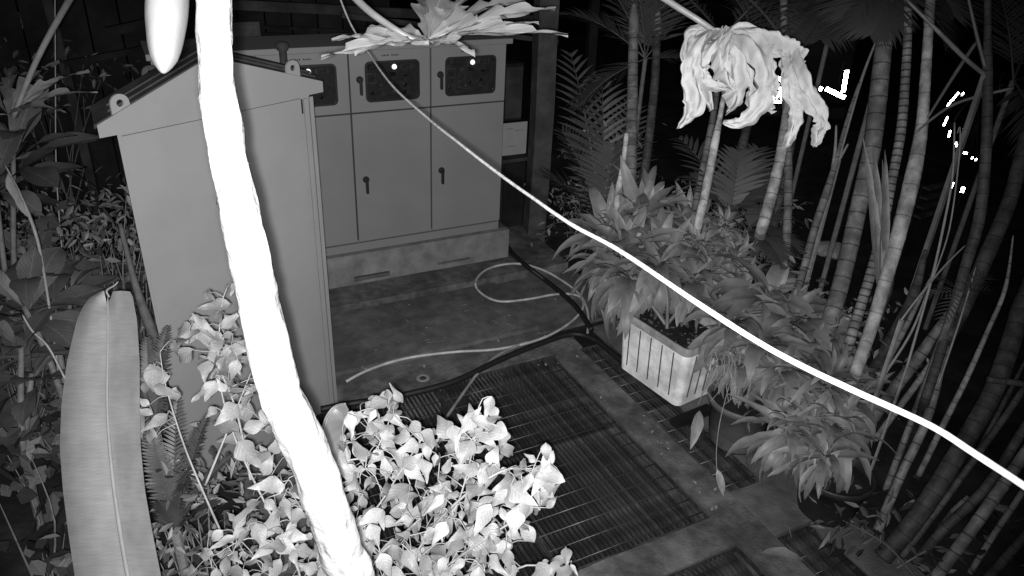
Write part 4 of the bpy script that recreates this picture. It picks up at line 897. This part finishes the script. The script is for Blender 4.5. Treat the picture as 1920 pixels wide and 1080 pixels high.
seedling('palm crown fanning over the top above the wilted leaf',(1210,110,6.8),[(1060,20,6.8),(1120,-60,6.8),(1300,20,6.6),(1330,130,6.7),(1090,200,6.9),(1260,-60,6.8),(1190,-60,6.4)],1,m_frondd,ll=.45,lw=.022,nl=30,seed=6,droop=.8)
seedling('dim palm crown with hanging leaflets between the upright cane and thickest trunk',(1570,0,6.2),[(1490,60,6.0),(1540,70,6.0),(1640,50,6.3),(1500,20,5.8),(1420,20,6.2)],1,m_frondd,ll=.42,lw=.02,nl=34,seed=7,droop=.8)
seedling('palm crown over the striped cane at the top edge',(1690,-20,5.0),[(1580,30,4.9),(1630,60,4.9),(1760,80,5.0),(1790,30,5.2),(1640,60,4.7)],1,m_frondd,ll=.4,lw=.018,nl=34,seed=8,droop=1.3)
seedling('large dark frond in the upper right corner',(1900,150,5.5),[(1860,-60,5.6),(1980,-40,5.6),(1960,160,5.4),(1950,330,5.2)],1,m_frondd,ll=.4,lw=.02,nl=28,seed=9,droop=.9)
seedling('tuft of thin spiky leaflets on the long ringed cane',(1800,545,4.2),[(1740,555,4.2),(1860,545,4.2),(1850,515,4.2),(1750,520,4.2),(1770,600,4.1)],1,m_frond,ll=.10,lw=.008,nl=8,seed=10,droop=.4)
# fallen cable-tie joint and horizontal cane
tag(mk('bamboo_rail',tube([P(1850,712,4.0),P(1890,716,4.0),P(1970,726,4.0)],.018,8,3),m_ringd,None,True),'short horizontal cane tied across the thick leaning cane','rail')
# ------------------------------------------------------------------ left side shrubs
brl=[leafmesh('broad_leaf','obov',.36,m_broad,dr,.2,.06,8,2,60+i) for i,dr in enumerate((.2,.5,.8))]
def rosplant(label,base,heads,L,n,seed,stem=True,name='frangipani',group='broad-leaved shrubs on the left'):
    r=random.Random(seed); g=P(*base); t=empty(name,V((g.x,g.y,0)),label,'shrub',group)
    for h in heads:
        c=P(*h); mk('branch',tube([V((g.x,g.y,-.02)),g.lerp(c,.3)*1+V((0,0,-.1)),c],[.022,.018,.014],8,5),m_stemd,t,True)
        rosette(t,c,n,L,brl,r,-25,65)
rosplant('broad-leaved shrub at the far left edge, upper cluster',(20,640,4.6),[(25,285,4.6),(-10,340,4.5)],.40,15,1)
rosplant('broad-leaved shrub left of the banana leaf with round-ended leaves',(110,700,4.0),[(45,575,4.0),(100,560,4.3)],.36,15,2)
rosplant('dim broad-leaved shrub behind the banana leaf tip',(130,760,4.6),[(130,560,4.9),(60,500,5.2)],.38,13,3)
rosplant('small broad-leaved shrub low at the left edge',(30,860,3.8),[(40,650,3.8),(60,700,3.9)],.24,10,4)
sml=[leafmesh('small_leaf','ovate',.42,m_shrub,dr,.3,.1,5,1,80+i) for i,dr in enumerate((.2,.6,1.0))]
def smallshrub(label,poly,dep,cnt,L,seed,name='leafy_shrub',group='small-leaved shrubs on the left',m=None,base=None,asp=.35):
    """a shrub of small leaves: stems plus a crown of joined leaf blades"""
    r=random.Random(seed); xs=[p[0] for p in poly]; ys=[p[1] for p in poly]; cx=sum(xs)/len(xs); g=P(cx,max(ys),sum(dep)/2); g=V((g.x,g.y,0))
    t=empty(name,g,label,'shrub',group); cr=MB(); st=MB(); k=0; anchors=[]
    while len(anchors)<max(6,cnt//26):
        x,y=r.uniform(min(xs),max(xs)),r.uniform(min(ys),max(ys))
        if inpoly(x,y,poly): anchors.append(P(x,y,r.uniform(*dep)))
    for a in anchors:
        st.add(tube([g+V((r.uniform(-.1,.1),r.uniform(-.1,.1),0)),g.lerp(a,.5)+rvec(r)*.08,a],[.008,.005,.002],5,4,cap=False))
        tw=rvec(r); tw.z=abs(tw.z)*.4; tw.normalize()
        for s in range(26):
            q=a+tw*(s/26-.3)*L*8+rvec(r)*L*1.2; di=(tw*.5+rvec(r)+V((0,0,-.25))).normalized(); nr=(V((0,0,1))*.6+TOCAM*.4+rvec(r)*.7).normalized()
            l_=L*r.uniform(.6,1.25); x=di.cross(nr).normalized()*l_*asp/2; z=nr*l_*.08; p=q
            cr.add(([p,p+di*l_*.35+x,p+di*l_*.4-z,p+di*l_*.35-x,p+di*l_*.75+x*.6-z,p+di*l_*.75-x*.6-z,p+di*l_-z*2.5],[(0,2,1),(0,3,2),(1,2,4),(2,3,5),(2,5,6),(2,6,4)],[(0,0),(1,.4),(0,.4),(-1,.4),(.8,.7),(-.8,.7),(0,1)]))
    st.obj('stems',m_stemd,t,True); tag(cr.obj('foliage',m or m_shrub,t,False),kind='stuff')
smallshrub('leafy shrub against the left edge of the grey cabinet',[(170,340),(250,330),(290,470),(300,600),(230,560),(150,430)],(4.4,5.2),420,.085,1)
smallshrub('fine-leaved shrub in the dark left of the cabinet foot',[(60,380),(200,400),(250,520),(130,560),(20,480)],(5.0,6.2),460,.06,2)
smallshrub('wispy shrub at the far left edge, half way down',[(0,330),(90,360),(110,480),(0,500)],(5.2,6.5),380,.07,3)
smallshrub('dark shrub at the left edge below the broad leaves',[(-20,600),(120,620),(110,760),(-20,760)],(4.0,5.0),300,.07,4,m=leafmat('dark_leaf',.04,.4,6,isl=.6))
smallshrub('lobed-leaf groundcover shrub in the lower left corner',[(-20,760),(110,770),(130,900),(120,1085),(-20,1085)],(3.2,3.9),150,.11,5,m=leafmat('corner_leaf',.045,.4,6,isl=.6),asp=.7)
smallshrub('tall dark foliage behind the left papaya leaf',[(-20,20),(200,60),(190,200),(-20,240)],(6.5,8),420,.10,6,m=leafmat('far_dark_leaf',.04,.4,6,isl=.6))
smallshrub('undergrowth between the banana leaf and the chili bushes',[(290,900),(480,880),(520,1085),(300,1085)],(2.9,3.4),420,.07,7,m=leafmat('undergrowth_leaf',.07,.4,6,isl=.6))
smallshrub('ragged shrub beside the young palm right of the post',[(1150,250),(1180,240),(1170,400),(1060,430),(1030,380)],(7.0,8.0),420,.08,8,group='small-leaved shrubs on the right')
smallshrub('leafy clump between the dracaena and the right hand canes',[(1500,520),(1580,540),(1620,600),(1640,680),(1560,700),(1500,600)],(4.9,5.6),300,.07,9,group='small-leaved shrubs on the right')
smallshrub('shrub standing low behind the small-leaved dracaena',[(1230,350),(1460,370),(1480,520),(1300,500)],(6.2,7.0),420,.08,10,group='small-leaved shrubs on the right',m=leafmat('back_leaf',.07,.4,6,isl=.6))
smallshrub('dead leaves caught among the cane bases in the lower right',[(1560,960),(1640,950),(1900,1080),(1620,1085)],(4.0,4.4),200,.10,11,group='small-leaved shrubs on the right',m=leafmat('dead_leaf',.045,.4,6,isl=.6),asp=.3)
# ferns
def fern(label,base,tips,seed,m,ll=.07,lw=.012):
    seedling(label,base,tips,1,m,'fern','ferns under the chili bushes',ll,lw,30,seed,.7)
m_fern=leafmat('fern_leaflet',.04,.3,1,1.1)
fern('feathery fern hanging behind the chili stems',(330,1000,3.0),[(330,760,3.0),(380,790,2.95),(290,830,2.9),(420,860,2.9),(350,880,2.8),(300,940,2.8),(400,940,2.8),(265,780,3.0)],3,m_fern)
fern('curled fern frond beside the cabinet foot',(290,800,3.3),[(275,640,3.3),(310,620,3.3),(262,720,3.2)],4,m_fern)
# cord and dark trunks on the left
tag(mk('thin_cord',tube([P(103,-20,4.8),P(104,150,4.8),P(105,300,4.8),P(112,420,4.8),(P(125,560,4.8))],.004,6,6),m_cable,None,True),'thin white cord hanging straight down at the left','cord')
post(190,420,.10,4.5,'wooden_post','dark round post left of the grey cabinet roof',m_wood)
post(330,300,.12,4.2,'wooden_post','very dark post behind the gable roof of the cabinet',m_woodd)
t=empty('bare_sapling',G(275,660),'pale bark sapling stem leaning beside the left edge of the cabinet','sapling')
mk('stem',tube([P(225,420,4.3),P(245,500,4.3),P(262,560,4.3),P(290,640,4.3),P(300,720,4.3),V((P(300,720,4.3).x,P(300,720,4.3).y,0))],[.012,.018,.028,.026,.026],9,5),M_('sapling_bark',.06,.8,.3,20,.5),t,True)
t=empty('dry_stalk',G(70,620),'pale dry stalk leaning at the left edge under the frangipani leaves','stalk')
mk('stem',tube([P(10,310,4.0),P(40,370,4.0),P(70,450,4.0),P(90,560,4.0),P(110,700,4.0)],[.004,.01,.008,.006],6,5),m_stem,t,True)
inst('seed_head',leafmesh('seed_head','lance',.22,m_drac,.1,.5,.1,7,1,5),orient(P(15,325,3.98),P(50,395,3.98)-P(15,325,3.98),TOCAM,.26),t)
t=empty('white_stick',G(240,700),'bare white forked twig between broad leaves and banana leaf','twig')
mk('twig',tube([P(42,590,3.9),P(60,620,3.85),P(90,650,3.8),P(122,710,3.7)],[.004,.006,.005],6,5),m_hose,t,True)
# ------------------------------------------------------------------ dark shed behind
sh=empty('open_shed',V((.5,8.4,0)),'dark timber shed wall and roof beams behind the cabinets','shed')
for k in range(26):
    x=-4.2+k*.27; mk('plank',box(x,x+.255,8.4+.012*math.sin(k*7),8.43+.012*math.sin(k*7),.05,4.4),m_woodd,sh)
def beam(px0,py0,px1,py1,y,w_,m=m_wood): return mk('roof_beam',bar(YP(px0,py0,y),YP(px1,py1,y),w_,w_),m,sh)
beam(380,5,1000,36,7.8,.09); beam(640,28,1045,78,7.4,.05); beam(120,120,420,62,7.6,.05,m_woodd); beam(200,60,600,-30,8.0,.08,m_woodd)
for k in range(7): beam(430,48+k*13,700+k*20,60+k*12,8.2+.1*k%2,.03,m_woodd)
A=YP(440,42,7.5); B=YP(492,90,7.5)
t=empty('metal_box',V(((A.x+B.x)/2,7.55,B.z)),'small dim grey box under the shed roof behind the trunk','box'); mk('case',bevel_box(A.x-.05,B.x,7.5,7.62,B.z,A.z,.008),m_post,t); mk('cover',bevel_box(A.x-.03,B.x-.02,7.488,7.499,B.z+.02,A.z-.02,.003),m_post,t)
# water pump motor top seen over the roof
c=YP(530,96,5.2); t=empty('air_vent',c,'small capped vent with shiny top behind the cabinet roof','vent')
mk('neck',lathe([(.025,-.25),(.025,.0),(.038,.01),(.038,.03)],16,Matrix.Translation(c)),m_post,t,True); mk('cap',lathe([(.045,.03),(.04,.05),(.02,.06),(.001,.063)],16,Matrix.Translation(c)),m_post,t,True)
# ------------------------------------------------------------------ vehicle and bicycle in the dark
Cc=P(1586,182,11.0); ax=(rt*1.0+V((0,0,-rt.z))).normalized(); ay=V((-ax.y,ax.x,0)).normalized()
if ay.dot(fw)<0: ay=-ay
vz=.30; gx=Cc.copy(); 
def VB(x0,x1,y0,y1,z0,z1,bv=.03):
    M=Matrix(((ax.x,ay.x,0,Cc.x),(ax.y,ay.y,0,Cc.y),(0,0,1,0),(0,0,0,1))); return bevel_box(x0,x1,y0,y1,z0,z1,bv,M)
veh=empty('parked_van',V((Cc.x,Cc.y,.29)),'dark van seen only by its number plate and white reflective strips','van')
gz0=gz(Cc.x,Cc.y); bz=Cc.z
mk('body',VB(-1.82,0,0,3.8,bz-.12,bz+1.05,.06),m_car,veh); mk('cab_roof',VB(-1.70,-.12,.25,3.4,bz+1.051,bz+1.45,.12),m_car,veh)
mk('rear_window',VB(-1.55,-.27,-.012,-.001,bz+.55,bz+.98,.004),m_black,veh); mk('bumper',VB(-1.84,.02,-.12,-.003,bz-.32,bz-.13,.03),m_rub,veh)
def VPl(px,py,off=-.03):
    v_=ray(px,py); p0=Cc+ay*off; return CAM+v_*((p0-CAM).dot(ay)/v_.dot(ay))
def strip(a_,b_,w_,d_,p_): mk('reflective_strip',bar(VPl(*a_),VPl(*b_),w_,.004,ay),m_retro,p_)
strip((1554,169),(1584,183),.058,10.9,veh); strip((1549,166),(1552,168),.06,10.9,veh); strip((1536,166),(1541,168),.06,10.9,veh); strip((1528,163),(1530,164),.04,10.9,veh)
strip((1588,132),(1581,172),.058,10.9,veh); strip((1457,146),(1465,149),.06,10.9,veh); strip((1446,157),(1449,158),.06,10.9,veh)
pa=VPl(1454,178,-.035); pm=Matrix(((ax.x,ay.x,0,pa.x),(ax.y,ay.y,0,pa.y),(0,0,1,pa.z),(0,0,0,1)))
pl=mk('number_plate',bevel_box(-.10,.11,0,.006,-.12,.12,.005,pm),retro('plate_sheeting',.15),veh)
fc=bpy.data.curves.new('plate_text','FONT'); fc.body='234'; fc.size=.115; fc.align_x='CENTER'; fc.extrude=.001; fc.offset=.003
fo=bpy.data.objects.new('plate_curve',fc); COL.objects.link(fo); bpy.context.view_layer.update()
me_=bpy.data.meshes.new_from_object(fo.evaluated_get(bpy.context.evaluated_depsgraph_get())); bpy.data.objects.remove(fo)
me_.materials.clear(); me_.materials.append(m_black)
fo=bpy.data.objects.new('plate_number',me_); COL.objects.link(fo); adopt(fo,pl); fo.matrix_basis=pm@Matrix.Translation((0,-.004,-.095))@Matrix.Rotation(math.pi/2,4,'X')
mk('plate_mark',([pm@p for p in lathe([(.001,0),(.035,0)],6,Matrix.Translation((0,-.003,.065))@Matrix.Rotation(math.pi/2,4,'X'),lambda a,z:1+.4*math.cos(a*3))[0]],lathe([(.001,0),(.035,0)],6)[1]),m_black,pl)
def wheelv(x,y,r_,w_,p_):
    M=Matrix(((ax.x,ay.x,0,Cc.x),(ax.y,ay.y,0,Cc.y),(0,0,1,0),(0,0,0,1)))@Matrix.Translation((x,y,gz0+r_))@Matrix.Rotation(math.pi/2,4,'Y')
    return mk('wheel',lathe([(.05,-w_*.4),(r_*.6,-w_*.4),(r_*.62,-w_/2),(r_*.95,-w_/2),(r_,-w_*.3),(r_,w_*.3),(r_*.95,w_/2),(r_*.62,w_/2),(r_*.6,w_*.4),(.05,w_*.4)],28,M),m_rub,p_,True)
for x in (-1.66,-.16):
    for y in (.7,3.0): wheelv(x,y,max(.3,(bz-.1-gz0)*.62),.2,veh)
for x in (-1.72,-.1): mk('tail_lamp',VB(x-.07,x+.07,-.02,-.002,bz+.2,bz+.5,.006),m_black,veh)
# bicycle wheel with rim reflectors
wc=P(1833,236,9.3); wx=(rt*.9+fw*.35); wx.z=0; wx.normalize(); zR=.40
by=empty('bicycle',V((wc.x,wc.y,wc.z-zR-.04)),'parked bicycle in the dark with white reflective dashes round its wheel rim','bicycle')
def wheelb(c_):
    pts=[c_+wx*math.cos(a)*(zR+.02)+V((0,0,math.sin(a)*(zR+.02))) for a in [i*math.pi/20 for i in range(41)]]
    o=mk('wheel',tube(pts,.02,8,1),m_rub,by,True); sp=MB()
    for k in range(16):
        a=k*math.pi/8; sp.add(tube([c_,c_+wx*math.cos(a)*zR+V((0,0,math.sin(a)*zR))],.0015,4,1))
    sp.obj('spokes',m_meter2,o); mk('hub',tube([c_-wx.cross(V((0,0,1)))*.05,c_+wx.cross(V((0,0,1)))*.05],.02,8,1),m_black,o); return o
w1=wheelb(wc); w2=wheelb(wc+wx*1.05)
nb_=wx.cross(V((0,0,1))).normalized()
if nb_.dot(fw)>0: nb_=-nb_
for px,py in ((1802,175),(1787,181),(1774,197),(1770,226),(1777,250),(1790,270),(1807,286),(1820,295),(1827,298)):
    v_=ray(px,py); tt=(wc-CAM).dot(nb_)/v_.dot(nb_); p=CAM+v_*tt; a=math.atan2(p.z-wc.z,(p-wc).dot(wx)); big=px not in (1802,1820,1827)
    h=.095 if big else .03; rr_=(p-wc).length
    q=[wc+wx*math.cos(a+s)*rr_+V((0,0,math.sin(a+s)*rr_))+nb_*.024 for s in (-h,h)]
    mk('rim_reflector',bar(q[0],q[1],.024,.004,nb_),m_retro,w1)
fr=MB(); ctr=wc+wx*.5+V((0,0,-.02)); st=wc+wx*.7+V((0,0,.45)); hd=wc+wx*.12+V((0,0,.5))
for a_,b_ in ((wc,hd),(hd,ctr),(ctr,st),(st,hd),(ctr,wc+wx*1.05),(st,wc+wx*1.05)): fr.add(tube([a_,b_],.016,8,1))
fr.obj('frame',m_black,by,True); mk('saddle',bevel_box(-.12,.12,-.06,.06,0,.05,.02,Matrix.Translation(st+V((0,0,.03)))),m_black,by)
mk('handlebar',tube([hd+V((0,0,.12))-nb_*.25,hd+V((0,0,.14)),hd+V((0,0,.12))+nb_*.25],.012,8,3),m_black,by,True); mk('head_stem',tube([hd,hd+V((0,0,.14))],.014,8,1),m_black,by)
for px,py,s in ((1783,350,.05),(1805,356,.03)):
    p=P(px,py,8.6); t=empty('reflector_post',V((p.x,p.y,0)),'short stake with a small white reflector below the bicycle, '+('left one' if px<1800 else 'right one'),'reflector')
    mk('stake',tube([V((p.x,p.y,0)),p],.01,6,1),m_black,t); mk('reflector',bar(p-V((0,0,s)),p+V((0,0,s)),.035,.01,ay),m_retro,t)
A=P(1765,340,7.4)
t=empty('stacked_crate',V((A.x,A.y,0)),'dim grey crate standing behind the glowing palm trunk','crate')
for k in range(4): mk('slat',bar(A+V((-.2,0,-.05-.1*k)),A+V((.2,.05,-.05-.1*k)),.02,.08,ay),m_post,t)
mk('inner_box',box(A.x-.18,A.x+.18,A.y+.04,A.y+.4,0,A.z-.03),m_woodd,t)
